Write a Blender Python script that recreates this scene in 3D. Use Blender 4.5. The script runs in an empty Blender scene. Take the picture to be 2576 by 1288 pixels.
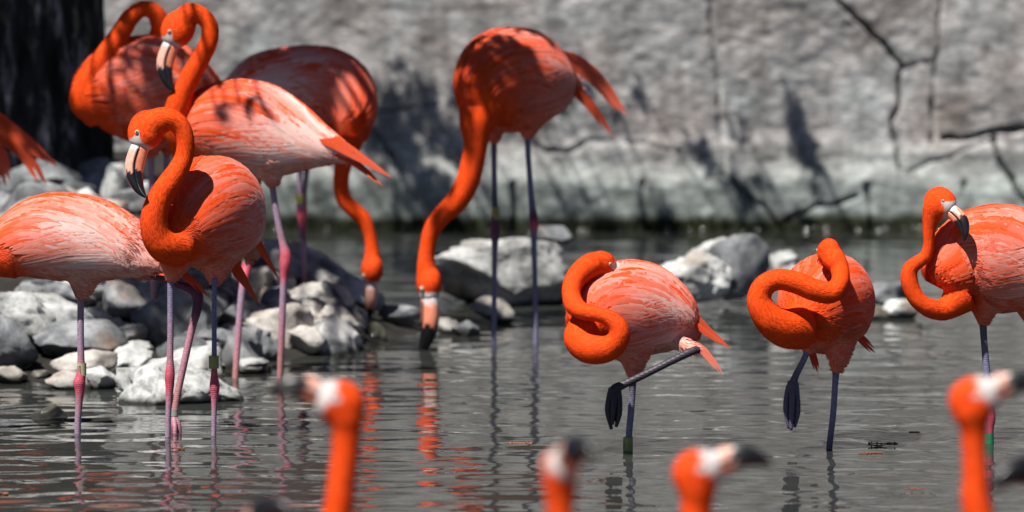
import bpy, bmesh, math, random
import numpy as np
from mathutils import Vector, Matrix

R = math.radians
rng = np.random.default_rng(7)
random.seed(7)
scene = bpy.context.scene
col = scene.collection

# ------------------------------------------------------------------ camera, sky, sun, exposure
CAM_H = 1.82                       # eye height over the water
F_PX = 11550.0                     # focal length in units of a 2576 px wide frame
PITCH = math.atan(916.0 / F_PX)
FOCUS = 15.1
cam_d = bpy.data.cameras.new('camera')
cam = bpy.data.objects.new('camera', cam_d); col.objects.link(cam)
cam.location = (0, 0, CAM_H)
cam.rotation_euler = (math.pi / 2 - PITCH, 0, 0)
cam_d.sensor_width = 36.0
cam_d.lens = F_PX / 2576.0 * 36.0
cam_d.clip_start = 0.1; cam_d.clip_end = 2000
cam_d.dof.use_dof = True
cam_d.dof.focus_distance = FOCUS
cam_d.dof.aperture_fstop = 2.35
cam_d.dof.aperture_blades = 0
scene.camera = cam

SUN_EL, SUN_AZ = R(60), R(38)      # light travels away from the camera and to the right
LDIR = Vector((math.cos(SUN_EL) * math.sin(SUN_AZ), math.cos(SUN_EL) * math.cos(SUN_AZ), -math.sin(SUN_EL)))
w = bpy.data.worlds.new('World'); scene.world = w; w.use_nodes = True
nt = w.node_tree; nt.nodes.clear()
sky = nt.nodes.new('ShaderNodeTexSky'); sky.sky_type = 'NISHITA'; sky.sun_disc = False
sky.air_density = 0.4; sky.dust_density = 0.3; sky.ozone_density = 1.0; sky.altitude = 1200.0
sky.sun_elevation = SUN_EL
sky.sun_rotation = math.atan2(-LDIR.x, -LDIR.y)
bg = nt.nodes.new('ShaderNodeBackground'); bg.inputs['Strength'].default_value = 0.05
wo = nt.nodes.new('ShaderNodeOutputWorld')
nt.links.new(sky.outputs[0], bg.inputs[0]); nt.links.new(bg.outputs[0], wo.inputs[0])
sun_d = bpy.data.lights.new('sun', 'SUN'); sun_d.energy = 5.0; sun_d.angle = R(0.53); sun_d.color = (1.0, 0.96, 0.9)
sun = bpy.data.objects.new('sun', sun_d); col.objects.link(sun)
sun.rotation_euler = LDIR.to_track_quat('-Z', 'Y').to_euler(); sun.location = (-10, -10, 20)

scene.view_settings.view_transform = 'Standard'
scene.view_settings.look = 'None'
scene.view_settings.exposure = 0.72
scene.view_settings.gamma = 1.0
scene.view_settings.use_curve_mapping = False
scene.cycles.use_denoising = True
scene.cycles.max_bounces = 8
scene.cycles.diffuse_bounces = 3
scene.cycles.glossy_bounces = 4
scene.cycles.sample_clamp_indirect = 6.0

# ------------------------------------------------------------------ picture geometry -> world
CP, SP = math.cos(PITCH), math.sin(PITCH)
def at(u, v, Y):
    """the place in the world seen at (u, v) of a 2576 x 1288 frame and standing Y metres off"""
    xc = (u - 1288.0) / F_PX; yc = -(v - 644.0) / F_PX
    dx, dy, dz = xc, CP + yc * SP, -SP + yc * CP
    k = Y / dy
    return np.array((dx * k, Y, CAM_H + dz * k))
def water_v(v):
    """distance of the water surface seen at picture row v"""
    yc = -(v - 644.0) / F_PX
    dy, dz = CP + yc * SP, -SP + yc * CP
    return CAM_H * dy / -dz

# ------------------------------------------------------------------ numpy helpers
def sstep(a, b, x):
    t = np.clip((x - a) / (b - a), 0, 1); return t * t * (3 - 2 * t)
def _hash(ix, iy, iz, seed):
    h = (ix * 374761393 + iy * 668265263 + iz * 2147483647 + seed * 1274126177) & 0xFFFFFFFF
    h = ((h ^ (h >> 13)) * 1274126177) & 0xFFFFFFFF
    h = ((h ^ (h >> 16)) * 2246822519) & 0xFFFFFFFF
    return ((h ^ (h >> 15)) & 0xFFFFFF) / float(0xFFFFFF)
def vnoise(p, seed=0):
    p = np.asarray(p, float)
    i = np.floor(p).astype(np.int64); f = p - i; f = f * f * f * (f * (f * 6 - 15) + 10)
    out = 0
    for dx in (0, 1):
        for dy in (0, 1):
            for dz in (0, 1):
                wgt = (f[:, 0] if dx else 1 - f[:, 0]) * (f[:, 1] if dy else 1 - f[:, 1]) * (f[:, 2] if dz else 1 - f[:, 2])
                out = out + wgt * _hash(i[:, 0] + dx, i[:, 1] + dy, i[:, 2] + dz, seed)
    return out * 2 - 1
def fbm(p, octs=4, seed=0, gain=0.5):
    a, s, out = 1.0, 1.0, 0
    for o in range(octs):
        out = out + a * vnoise(np.asarray(p) * s + 17.3 * o, seed + o); a *= gain; s *= 2.03
    return out
def unit(a):
    a = np.asarray(a, float); n = np.linalg.norm(a, axis=-1, keepdims=True); return a / np.maximum(n, 1e-9)
def catmull(P, per=8):
    P = np.asarray(P, float)
    Q = np.vstack([2 * P[0] - P[1], P, 2 * P[-1] - P[-2]])
    out = []
    for i in range(len(P) - 1):
        p0, p1, p2, p3 = Q[i:i + 4]
        for k in range(per):
            t = k / per
            out.append(0.5 * (2 * p1 + (p2 - p0) * t + (2 * p0 - 5 * p1 + 4 * p2 - p3) * t * t + (3 * p1 - p0 - 3 * p2 + p3) * t ** 3))
    out.append(P[-1]); return np.array(out)

def mesh_obj(name, V, F, mat=None, parent=None, origin=None, smooth=True, colr=None, normals=None):
    V = np.asarray(V, float)
    if origin is not None: V = V - np.asarray(origin)
    me = bpy.data.meshes.new(name)
    if isinstance(F, np.ndarray): F = F.tolist()
    me.from_pydata(V.tolist(), [], F)
    if colr is not None:
        a = me.color_attributes.new('Col', 'FLOAT_COLOR', 'POINT')
        c4 = np.ones((len(V), 4)); c4[:, :3] = np.clip(colr, 0, 1); a.data.foreach_set('color', c4.ravel())
    if smooth: me.polygons.foreach_set('use_smooth', [True] * len(me.polygons))
    me.update()
    if normals is not None:
        me.normals_split_custom_set_from_vertices(np.asarray(unit(normals)).tolist())
    if mat: me.materials.append(mat)
    o = bpy.data.objects.new(name, me); col.objects.link(o)
    if parent is not None: o.parent = parent
    return o
def tag(o, label, cat=None, group=None, kind=None):
    if label: o['label'] = label
    if cat: o['category'] = cat
    if group: o['group'] = group
    if kind: o['kind'] = kind
    return o
def empty(name, loc):
    o = bpy.data.objects.new(name, None); o.location = loc; o.empty_display_size = 0.1; col.objects.link(o); return o

def frames(C, up=(0, 0, 1)):
    T = unit(np.gradient(C, axis=0)); up = np.asarray(up, float)
    U = up - T * (T @ up)[:, None]
    bad = np.linalg.norm(U, axis=1) < 0.15
    if bad.any(): U[bad] = np.array((0, -1.0, 0)) - T[bad] * (T[bad] @ np.array((0, -1.0, 0)))[:, None]
    U = unit(U); W = np.cross(T, U); return T, U, W
def par_frames(C):
    T = unit(np.gradient(C, axis=0)); U = np.zeros_like(C)
    a = np.array((0, 0, 1.0)) if abs(T[0, 2]) < 0.8 else np.array((0, 1.0, 0))
    u = unit(a - T[0] * (a @ T[0])); U[0] = u
    for i in range(1, len(C)):
        u = unit(u - T[i] * (u @ T[i])); U[i] = u
    return T, U, np.cross(T, U)
def loft(C, ru, rw, U, W, seg=16, power=1.0):
    n = len(C); a = np.linspace(0, 2 * math.pi, seg, endpoint=False)
    ca, sa = np.cos(a), np.sin(a)
    V = C[:, None, :] + U[:, None, :] * (ru[:, None] * ca[None])[:, :, None] + W[:, None, :] * (rw[:, None] * sa[None])[:, :, None]
    V = V.reshape(-1, 3); F = []
    for i in range(n - 1):
        for j in range(seg):
            k = (j + 1) % seg
            F.append((i * seg + j, i * seg + k, (i + 1) * seg + k, (i + 1) * seg + j))
    V = np.vstack([V, C[0], C[-1]]); b, e = n * seg, n * seg + 1
    for j in range(seg):
        k = (j + 1) % seg
        F.append((b, k, j)); F.append((e, (n - 1) * seg + j, (n - 1) * seg + k))
    return V, F
def tube(P, r, seg=12):
    P = np.asarray(P, float); r = np.asarray(r, float)
    T, U, W = par_frames(P); return loft(P, r, r, U, W, seg)
def merge(parts):
    V, F, o = [], [], 0
    for v, f in parts:
        V.append(v); F += [tuple(i + o for i in q) for q in f]; o += len(v)
    return np.vstack(V), F

# ------------------------------------------------------------------ materials
def newmat(name):
    m = bpy.data.materials.new(name); m.use_nodes = True; t = m.node_tree; t.nodes.clear()
    out = t.nodes.new('ShaderNodeOutputMaterial'); b = t.nodes.new('ShaderNodeBsdfPrincipled')
    t.links.new(b.outputs[0], out.inputs[0]); return m, t, b, out
def N(t, typ, **kw):
    n = t.nodes.new(typ)
    for k, v in kw.items():
        if k in n.inputs: n.inputs[k].default_value = v
        else: setattr(n, k, v)
    return n
def ramp(t, fac, stops):
    r = t.nodes.new('ShaderNodeValToRGB'); e = r.color_ramp.elements
    while len(e) < len(stops): e.new(0.5)
    for i, (p, c) in enumerate(stops):
        e[i].position = p; e[i].color = (c[0], c[1], c[2], 1) if not isinstance(c, (int, float)) else (c, c, c, 1)
    t.links.new(fac, r.inputs[0]); return r
def mixc(t, fac, a, b, mode='MIX'):
    m = t.nodes.new('ShaderNodeMix'); m.data_type = 'RGBA'; m.blend_type = mode
    for sock, val in ((m.inputs[0], fac), (m.inputs[6], a), (m.inputs[7], b)):
        if hasattr(val, 'is_output'): t.links.new(val, sock)
        elif isinstance(val, (int, float)): sock.default_value = val
        else: sock.default_value = (val[0], val[1], val[2], 1)
    return m.outputs[2]

def mat_plumage(name, fine=260.0, bump=0.25, trans=0.12):
    m, t, b, out = newmat(name)
    a = N(t, 'ShaderNodeVertexColor', layer_name='Col')
    tc = N(t, 'ShaderNodeTexCoord')
    n1 = N(t, 'ShaderNodeTexNoise', Scale=fine, Detail=2.0); t.links.new(tc.outputs['Object'], n1.inputs['Vector'])
    n2 = N(t, 'ShaderNodeTexNoise', Scale=38.0, Detail=3.0); t.links.new(tc.outputs['Object'], n2.inputs['Vector'])
    r1 = ramp(t, n1.outputs[0], [(0.3, 0.88), (0.7, 1.0)]); r2 = ramp(t, n2.outputs[0], [(0.3, 0.90), (0.7, 1.0)])
    c = mixc(t, 1.0, a.outputs[0], r1.outputs[0], 'MULTIPLY'); c = mixc(t, 1.0, c, r2.outputs[0], 'MULTIPLY')
    t.links.new(c, b.inputs['Base Color'])
    b.inputs['Roughness'].default_value = 0.75; b.inputs['Specular IOR Level'].default_value = 0.07
    b.inputs['Sheen Weight'].default_value = 0.0; b.inputs['Sheen Roughness'].default_value = 0.5
    bp = N(t, 'ShaderNodeBump', Strength=bump, Distance=0.003); t.links.new(n1.outputs[0], bp.inputs['Height']); t.links.new(bp.outputs[0], b.inputs['Normal'])
    tr = N(t, 'ShaderNodeBsdfTranslucent'); t.links.new(c, tr.inputs[0])
    mx = N(t, 'ShaderNodeMixShader', Fac=trans); t.links.new(b.outputs[0], mx.inputs[1]); t.links.new(tr.outputs[0], mx.inputs[2])
    t.links.new(mx.outputs[0], out.inputs[0]); return m
def mat_vcol(name, rough=0.4, spec=0.5, nscale=200.0, lo=0.75, bump=0.3, dist=0.002, coat=0.0):
    m, t, b, out = newmat(name)
    a = N(t, 'ShaderNodeVertexColor', layer_name='Col'); tc = N(t, 'ShaderNodeTexCoord')
    n1 = N(t, 'ShaderNodeTexNoise', Scale=nscale, Detail=3.0); t.links.new(tc.outputs['Object'], n1.inputs['Vector'])
    r1 = ramp(t, n1.outputs[0], [(0.35, lo), (0.62, 1.0)])
    t.links.new(mixc(t, 1.0, a.outputs[0], r1.outputs[0], 'MULTIPLY'), b.inputs['Base Color'])
    b.inputs['Roughness'].default_value = rough; b.inputs['Specular IOR Level'].default_value = spec
    b.inputs['Coat Weight'].default_value = coat
    bp = N(t, 'ShaderNodeBump', Strength=bump, Distance=dist); t.links.new(n1.outputs[0], bp.inputs['Height']); t.links.new(bp.outputs[0], b.inputs['Normal'])
    return m
def mat_leg():
    m = mat_vcol('leg_skin', rough=0.5, spec=0.35, nscale=170.0, lo=0.62, bump=0.2)
    t = m.node_tree; b = next(n for n in t.nodes if n.type == 'BSDF_PRINCIPLED'); bp0 = next(n for n in t.nodes if n.type == 'BUMP')
    tc = next(n for n in t.nodes if n.type == 'TEX_COORD')
    wv = N(t, 'ShaderNodeTexWave', wave_type='BANDS', bands_direction='Z'); wv.inputs['Scale'].default_value = 45.0; wv.inputs['Distortion'].default_value = 1.5
    t.links.new(tc.outputs['Object'], wv.inputs['Vector'])
    bp = N(t, 'ShaderNodeBump', Strength=0.35, Distance=0.0015); t.links.new(wv.outputs['Fac'], bp.inputs['Height']); t.links.new(bp0.outputs[0], bp.inputs['Normal']); t.links.new(bp.outputs[0], b.inputs['Normal'])
    return m
def mat_stone(name, c0, c1, c2, scale=6.0, wet=True, rough=0.85, bump=0.32, moss=0.0):
    m, t, b, out = newmat(name)
    g = N(t, 'ShaderNodeNewGeometry'); oi = N(t, 'ShaderNodeObjectInfo'); tc = N(t, 'ShaderNodeTexCoord')
    add = N(t, 'ShaderNodeVectorMath', operation='ADD'); sc = N(t, 'ShaderNodeVectorMath', operation='SCALE'); sc.inputs['Scale'].default_value = 20.0
    cmb = N(t, 'ShaderNodeCombineXYZ'); t.links.new(oi.outputs['Random'], cmb.inputs[0]); t.links.new(oi.outputs['Random'], cmb.inputs[2])
    t.links.new(cmb.outputs[0], sc.inputs[0]); t.links.new(g.outputs['Position'], add.inputs[0]); t.links.new(sc.outputs[0], add.inputs[1])
    n1 = N(t, 'ShaderNodeTexNoise', Scale=scale, Detail=6.0, Roughness=0.62); n2 = N(t, 'ShaderNodeTexNoise', Scale=scale * 6, Detail=5.0, Roughness=0.7)
    n3 = N(t, 'ShaderNodeTexNoise', Scale=scale * 0.6, Detail=3.0)
    for n in (n1, n2, n3): t.links.new(add.outputs[0], n.inputs['Vector'])
    r = ramp(t, n1.outputs[0], [(0.34, c0), (0.48, c1), (0.66, c2)])
    r2 = ramp(t, n2.outputs[0], [(0.3, 0.6), (0.55, 1.0)])
    c = mixc(t, 1.0, r.outputs[0], r2.outputs[0], 'MULTIPLY')
    r3 = ramp(t, n3.outputs[0], [(0.58, 0.0), (0.72, 0.55)])
    c = mixc(t, r3.outputs[0], c, (0.22, 0.14, 0.09))
    ov = ramp(t, oi.outputs['Random'], [(0.0, 0.72), (1.0, 1.1)])
    c = mixc(t, 1.0, c, ov.outputs[0], 'MULTIPLY')
    if wet:
        sx = N(t, 'ShaderNodeSeparateXYZ'); t.links.new(g.outputs['Position'], sx.inputs[0])
        ad = N(t, 'ShaderNodeMath', operation='MULTIPLY_ADD'); t.links.new(n1.outputs[0], ad.inputs[0]); ad.inputs[1].default_value = 0.05; t.links.new(sx.outputs[2], ad.inputs[2])
        mr = N(t, 'ShaderNodeMapRange'); mr.inputs[1].default_value = 0.035; mr.inputs[2].default_value = 0.065; mr.inputs[3].default_value = 1.0; mr.inputs[4].default_value = 0.0
        t.links.new(ad.outputs[0], mr.inputs[0])
        c = mixc(t, mr.outputs[0], c, (0.035, 0.035, 0.028))
        rr = N(t, 'ShaderNodeMapRange'); rr.inputs[3].default_value = rough; rr.inputs[4].default_value = 0.25; t.links.new(mr.outputs[0], rr.inputs[0]); t.links.new(rr.outputs[0], b.inputs['Roughness'])
    else: b.inputs['Roughness'].default_value = rough
    t.links.new(c, b.inputs['Base Color'])
    b.inputs['Specular IOR Level'].default_value = 0.3
    bp = N(t, 'ShaderNodeBump', Strength=bump, Distance=0.02); t.links.new(n2.outputs[0], bp.inputs['Height']); t.links.new(bp.outputs[0], b.inputs['Normal'])
    return m
def mat_wall():
    m, t, b, out = newmat('wall_rock')
    g = N(t, 'ShaderNodeNewGeometry')
    mp = N(t, 'ShaderNodeMapping'); mp.inputs['Rotation'].default_value = (0, R(28), 0); mp.inputs['Scale'].default_value = (1.0, 1.0, 3.2); t.links.new(g.outputs['Position'], mp.inputs[0])
    n1 = N(t, 'ShaderNodeTexNoise', Scale=1.9, Detail=5.0, Roughness=0.6); t.links.new(g.outputs['Position'], n1.inputs['Vector'])
    n2 = N(t, 'ShaderNodeTexNoise', Scale=13.0, Detail=8.0, Roughness=0.78); t.links.new(mp.outputs[0], n2.inputs['Vector'])
    n3 = N(t, 'ShaderNodeTexNoise', Scale=34.0, Detail=4.0, Roughness=0.7); t.links.new(mp.outputs[0], n3.inputs['Vector'])
    n4 = N(t, 'ShaderNodeTexNoise', Scale=4.0, Detail=3.0, Roughness=0.6); t.links.new(g.outputs['Position'], n4.inputs['Vector'])
    ca = ramp(t, n1.outputs[0], [(0.32, (0.235, 0.205, 0.19)), (0.48, (0.295, 0.282, 0.275)), (0.66, (0.265, 0.28, 0.28))])
    r2 = ramp(t, n2.outputs[0], [(0.38, 0.70), (0.50, 1.0), (0.60, 1.55)])
    r3 = ramp(t, n3.outputs[0], [(0.34, 0.70), (0.5, 0.98), (0.64, 1.25)])
    r4 = ramp(t, n4.outputs[0], [(0.34, 0.70), (0.62, 1.16)])
    c = mixc(t, 1.0, ca.outputs[0], r2.outputs[0], 'MULTIPLY'); c = mixc(t, 1.0, c, r3.outputs[0], 'MULTIPLY'); c = mixc(t, 1.0, c, r4.outputs[0], 'MULTIPLY')
    sx = N(t, 'ShaderNodeSeparateXYZ'); t.links.new(g.outputs['Position'], sx.inputs[0])
    ad = N(t, 'ShaderNodeMath', operation='MULTIPLY_ADD'); t.links.new(n1.outputs[0], ad.inputs[0]); ad.inputs[1].default_value = 0.12; t.links.new(sx.outputs[2], ad.inputs[2])
    lw = ramp(t, ad.outputs[0], [(0.26, 1.0), (0.56, 0.0)])
    c2 = mixc(t, 1.0, (0.235, 0.262, 0.25), r4.outputs[0], 'MULTIPLY'); c2 = mixc(t, 0.85, c2, mixc(t, 1.0, c2, r2.outputs[0], 'MULTIPLY'))
    c = mixc(t, lw.outputs[0], c, c2)
    mq = N(t, 'ShaderNodeMapping'); mq.inputs['Scale'].default_value = (5.0, 1.0, 0.7); t.links.new(g.outputs['Position'], mq.inputs[0])
    n5 = N(t, 'ShaderNodeTexNoise', Scale=1.6, Detail=4.0, Roughness=0.6); t.links.new(mq.outputs[0], n5.inputs['Vector'])
    r5 = ramp(t, n5.outputs[0], [(0.36, 0.5), (0.52, 1.0)])                     # run-off stains down the stone
    c = mixc(t, 0.7, c, mixc(t, 1.0, c, r5.outputs[0], 'MULTIPLY'))
    wl = ramp(t, ad.outputs[0], [(0.115, 1.0), (0.165, 0.0)])
    c = mixc(t, wl.outputs[0], c, (0.022, 0.026, 0.014))
    t.links.new(c, b.inputs['Base Color']); b.inputs['Roughness'].default_value = 0.9; b.inputs['Specular IOR Level'].default_value = 0.2
    bp = N(t, 'ShaderNodeBump', Strength=0.22, Distance=0.02); t.links.new(n2.outputs[0], bp.inputs['Height']); t.links.new(bp.outputs[0], b.inputs['Normal'])
    return m
def mat_water():
    m, t, b, out = newmat('pond_water')
    b.inputs['Base Color'].default_value = (0.030, 0.032, 0.029, 1); b.inputs['Roughness'].default_value = 0.015
    b.inputs['IOR'].default_value = 1.333; b.inputs['Specular IOR Level'].default_value = 0.5
    g = N(t, 'ShaderNodeNewGeometry')
    n1 = N(t, 'ShaderNodeTexNoise', Scale=22.0, Detail=2.0); t.links.new(g.outputs['Position'], n1.inputs['Vector'])
    bp = N(t, 'ShaderNodeBump', Strength=0.035, Distance=0.01); t.links.new(n1.outputs[0], bp.inputs['Height']); t.links.new(bp.outputs[0], b.inputs['Normal'])
    return m
def mat_simple(name, c, rough=0.6, spec=0.4, var=0.35, scale=30.0, bump=0.0):
    m, t, b, out = newmat(name)
    tc = N(t, 'ShaderNodeTexCoord'); n1 = N(t, 'ShaderNodeTexNoise', Scale=scale, Detail=4.0); t.links.new(tc.outputs['Object'], n1.inputs['Vector'])
    r1 = ramp(t, n1.outputs[0], [(0.3, tuple(x * (1 - var) for x in c)), (0.7, tuple(min(1, x * (1 + var * 0.4)) for x in c))])
    t.links.new(r1.outputs[0], b.inputs['Base Color']); b.inputs['Roughness'].default_value = rough; b.inputs['Specular IOR Level'].default_value = spec
    if bump:
        bp = N(t, 'ShaderNodeBump', Strength=bump, Distance=0.02); t.links.new(n1.outputs[0], bp.inputs['Height']); t.links.new(bp.outputs[0], b.inputs['Normal'])
    return m
def mat_bark():
    m, t, b, out = newmat('bark')
    tc = N(t, 'ShaderNodeTexCoord'); mp = N(t, 'ShaderNodeMapping'); mp.inputs['Scale'].default_value = (1, 1, 0.22); t.links.new(tc.outputs['Object'], mp.inputs[0])
    n1 = N(t, 'ShaderNodeTexNoise', Scale=16.0, Detail=7.0, Roughness=0.65); t.links.new(mp.outputs[0], n1.inputs['Vector'])
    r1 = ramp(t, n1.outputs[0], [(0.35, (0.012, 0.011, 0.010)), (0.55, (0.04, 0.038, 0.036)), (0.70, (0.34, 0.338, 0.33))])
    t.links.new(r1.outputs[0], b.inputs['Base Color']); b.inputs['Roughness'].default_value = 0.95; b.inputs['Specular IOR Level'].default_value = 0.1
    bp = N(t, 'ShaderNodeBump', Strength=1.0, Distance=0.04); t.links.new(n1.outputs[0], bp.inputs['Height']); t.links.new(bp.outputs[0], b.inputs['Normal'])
    return m

M_BODY = mat_plumage('down', 300.0, 0.2, 0.0)
M_FEATHER = mat_plumage('feather', 420.0, 0.1, 0.14)
M_BEAK = mat_vcol('beak_horn', rough=0.33, spec=0.5, nscale=120.0, lo=0.8, bump=0.1)
M_EYE = mat_vcol('eye_gloss', rough=0.08, spec=0.8, nscale=50.0, lo=0.95, bump=0.0)
M_LEG = mat_leg()
M_BAND = mat_vcol('band_plastic', rough=0.35, spec=0.5, nscale=80.0, lo=0.85, bump=0.05)
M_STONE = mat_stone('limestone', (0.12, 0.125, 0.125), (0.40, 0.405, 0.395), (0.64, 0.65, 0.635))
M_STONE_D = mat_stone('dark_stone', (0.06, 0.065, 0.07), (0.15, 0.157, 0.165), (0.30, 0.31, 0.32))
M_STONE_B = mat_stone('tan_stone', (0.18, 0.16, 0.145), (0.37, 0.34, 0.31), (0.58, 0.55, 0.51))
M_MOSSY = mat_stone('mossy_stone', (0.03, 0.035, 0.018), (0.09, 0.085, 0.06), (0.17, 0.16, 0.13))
M_WALL = mat_wall(); M_WATER = mat_water(); M_BARK = mat_bark()
M_MUD = mat_simple('mud', (0.024, 0.022, 0.020), 0.9, 0.2, 0.5, 8.0, 0.5)
M_LEAF = mat_simple('tree_leaf', (0.055, 0.075, 0.03), 0.6, 0.3, 0.4, 3.0)
M_DEBRIS = mat_simple('seed_debris', (0.26, 0.10, 0.055), 0.7, 0.3, 0.5, 60.0)
M_DEBRIS_D = mat_simple('dark_debris', (0.02, 0.018, 0.02), 0.6, 0.3, 0.4, 60.0)
M_MOSS = mat_simple('moss', (0.03, 0.04, 0.012), 0.9, 0.1, 0.5, 40.0)

# ------------------------------------------------------------------ ground, water
WALL_Y = water_v(585)
def bank_h(x, y):
    yf = np.interp(x, [-3.2, -2.2, -1.75, -1.3, -0.95, -0.6, -0.45], [16.6, 16.9, 17.1, 17.4, 17.8, 18.2, 18.9])
    yb = np.interp(x, [-1.9, -1.5, -1.0, -0.5], [30.0, 22.0, 20.1, 19.3])
    d = np.minimum(np.minimum((y - yf) * 0.16, (yb - y) * 0.3), (-0.42 - x) * 0.5)
    return np.clip(d, -0.32, 0.42)
def grid(xs, ys, zf):
    X, Y = np.meshgrid(xs, ys); Z = zf(X.ravel(), Y.ravel())
    V = np.column_stack([X.ravel(), Y.ravel(), Z]); nx = len(xs)
    i = np.arange(len(ys) - 1)[:, None] * nx + np.arange(nx - 1)[None]
    F = np.stack([i, i + 1, i + nx + 1, i + nx], -1).reshape(-1, 4); return V, F
gx = np.concatenate([[-600, -120, -30, -8], np.arange(-4, 4.01, 0.08), [8, 30, 120, 600]])
gy = np.concatenate([[-600, -100, -10, 5, 12], np.arange(15, 25.01, 0.1), [30, 60, 150, 700]])
V, F = grid(gx, gy, lambda x, y: np.where((y > 14) & (y < 26) & (np.abs(x) < 6), bank_h(x, y), -0.32) + 0.03 * vnoise(np.column_stack([x * 3, y * 3, x * 0]), 3))
tag(mesh_obj('ground', V, F, M_MUD), 'dark muddy pond bed rising into a low bank at left', kind='structure')

def waves(x, y):
    r2 = np.random.default_rng(21); z = np.zeros_like(x)
    wx = x + 0.05 * vnoise(np.column_stack([x * 2.3, y * 1.1, 0 * x]), 5); wy = y + 0.06 * vnoise(np.column_stack([x * 1.9, y * 1.3, 0 * x + 4]), 6)
    for lam, slope, n in ((0.9, 0.014, 4), (0.42, 0.022, 6), (0.22, 0.036, 8), (0.12, 0.022, 8)):
        for k in range(n):
            a = r2.normal(1.50, 0.42); l = lam * r2.uniform(0.75, 1.3)
            kx, ky = math.cos(a) * 2 * math.pi / l, math.sin(a) * 2 * math.pi / l
            z += slope * l / (2 * math.pi) * 1.3 / math.sqrt(n) * np.sin(kx * wx + ky * wy + r2.uniform(0, 6.28))
    patch = 0.5 + 0.6 * sstep(-0.5, 0.55, fbm(np.column_stack([x * 0.9, y * 0.45, 0 * x]), 2, 9))
    calm = np.interp(y, [13, 16, 19, 24], [1.15, 1.1, 1.0, 0.7])
    return z * patch * calm * np.interp(x, [-2.0, 0.0, 2.0], [1.3, 1.05, 0.8])
gx = np.concatenate([[-60, -20, -6, -3.4], np.arange(-2.7, 2.701, 0.018), [3.4, 6, 20, 60]])
gy = np.concatenate([[-60, -10, 5, 9, 11.5], np.arange(12.8, 24.9, 0.022)])
V, F = grid(gx, gy, waves)
tag(mesh_obj('water', V, F, M_WATER), 'grey rippled pond water mirroring birds, rocks and wall', kind='structure')

# ------------------------------------------------------------------ rock wall behind the pond
def wall_xz(u, v):
    p = at(u, v, WALL_Y); return p[0], p[2]
CRACKS = [  # polyline in picture units, half width m, depth m
    ([(2060, -90), (2120, 0), (2180, 70), (2232, 122), (2275, 170), (2277, 230), (2256, 310), (2262, 370), (2275, 435)], 0.012, 0.10),
    ([(2375, -60), (2370, 160), (2350, 380)], 0.009, 0.05), ([(2285, 172), (2362, 165)], 0.008, 0.04),
    ([(2380, 355), (2440, 350), (2500, 338), (2700, 325)], 0.016, 0.14), ([(2515, 352), (2535, 415), (2576, 490), (2610, 560)], 0.013, 0.12),
    ([(2275, 435), (2400, 402), (2515, 355)], 0.008, 0.03),
    ([(1820, 440), (1900, 510), (1955, 555), (1985, 600)], 0.009, 0.07), ([(1985, 565), (2010, 545), (2060, 520), (2110, 512), (2165, 495)], 0.011, 0.11),
    ([(1340, 362), (1380, 392), (1430, 382), (1475, 364)], 0.011, 0.07), ([(900, 290), (1000, 278), (1150, 262), (1300, 255)], 0.007, 0.05),
    ([(920, 310), (965, 370), (1010, 440)], 0.014, 0.05), ([(1475, 364), (1620, 360), (1790, 400)], 0.006, 0.03),
    ([(1780, -40), (1795, 120), (1810, 260), (1830, 440)], 0.012, 0.035), ([(2190, 470), (2200, 590)], 0.02, 0.05), ([(1620, 470), (1640, 600)], 0.025, 0.05),
    ([(1290, 470), (1300, 600)], 0.02, 0.05), ([(2440, 470), (2450, 600)], 0.02, 0.05)]
def wall_field(x, z):
    n = len(x); y = np.zeros(n)
    P = np.column_stack([x, z * 1.0, np.zeros(n)])
    y += 0.06 * fbm(P * 0.9, 2, 31) + 0.004 * fbm(P * np.array((5, 6, 1)), 4, 33)
    y += 0.005 * fbm(P * np.array((16, 22, 1)) + 9, 3, 35)
    y -= 0.22 * sstep(2.0, 4.5, z) * -1.0                         # leans back higher up
    ledge = 0.31 + 0.07 * fbm(np.column_stack([x * 1.1, x * 0, x * 0]), 3, 40)
    y -= 0.055 * sstep(ledge + 0.08, ledge - 0.06, z)              # lower course stands forward
    y -= 0.03 * sstep(0.50, 0.40, z + 0.05 * vnoise(np.column_stack([x * 2, x * 0, x * 0 + 3]), 41))
    for pl, hw, dep in CRACKS:
        q = np.array([wall_xz(*p) for p in pl]); best = np.full(n, 9.0)
        jx = x + 0.016 * vnoise(np.column_stack([x * 9, z * 9, 0 * x]), 51); jz = z + 0.016 * vnoise(np.column_stack([x * 14, z * 14, 0 * x + 5]), 52)
        for a, b in zip(q[:-1], q[1:]):
            d = b - a; tt = np.clip(((jx - a[0]) * d[0] + (jz - a[1]) * d[1]) / (d @ d), 0, 1)
            best = np.minimum(best, np.hypot(jx - a[0] - tt * d[0], jz - a[1] - tt * d[1]))
        y += dep * sstep(hw * 1.15, hw * 0.25, best)
    return y
xs = np.concatenate([np.arange(-7, -3.2, 0.06), np.arange(-3.2, 3.2, 0.0125), np.arange(3.2, 7.01, 0.06)])
zs = np.concatenate([np.arange(-0.35, 1.5, 0.0125), np.arange(1.5, 5.2, 0.05)])
X, Z = np.meshgrid(xs, zs); yv = wall_field(X.ravel(), Z.ravel()) + WALL_Y + 0.22
V = np.column_stack([X.ravel(), yv, Z.ravel()]); nx = len(xs)
i = np.arange(len(zs) - 1)[:, None] * nx + np.arange(nx - 1)[None]
F = np.stack([i, i + 1, i + nx + 1, i + nx], -1).reshape(-1, 4).tolist()
nb = len(V); top = [(len(zs) - 1) * nx + k for k in range(nx)]      # back side, so that the wall has thickness
Vb = np.array([(x, WALL_Y + 1.6, 5.15) for x in xs] + [(x, WALL_Y + 1.8, -0.35) for x in xs]); V = np.vstack([V, Vb])
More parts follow.
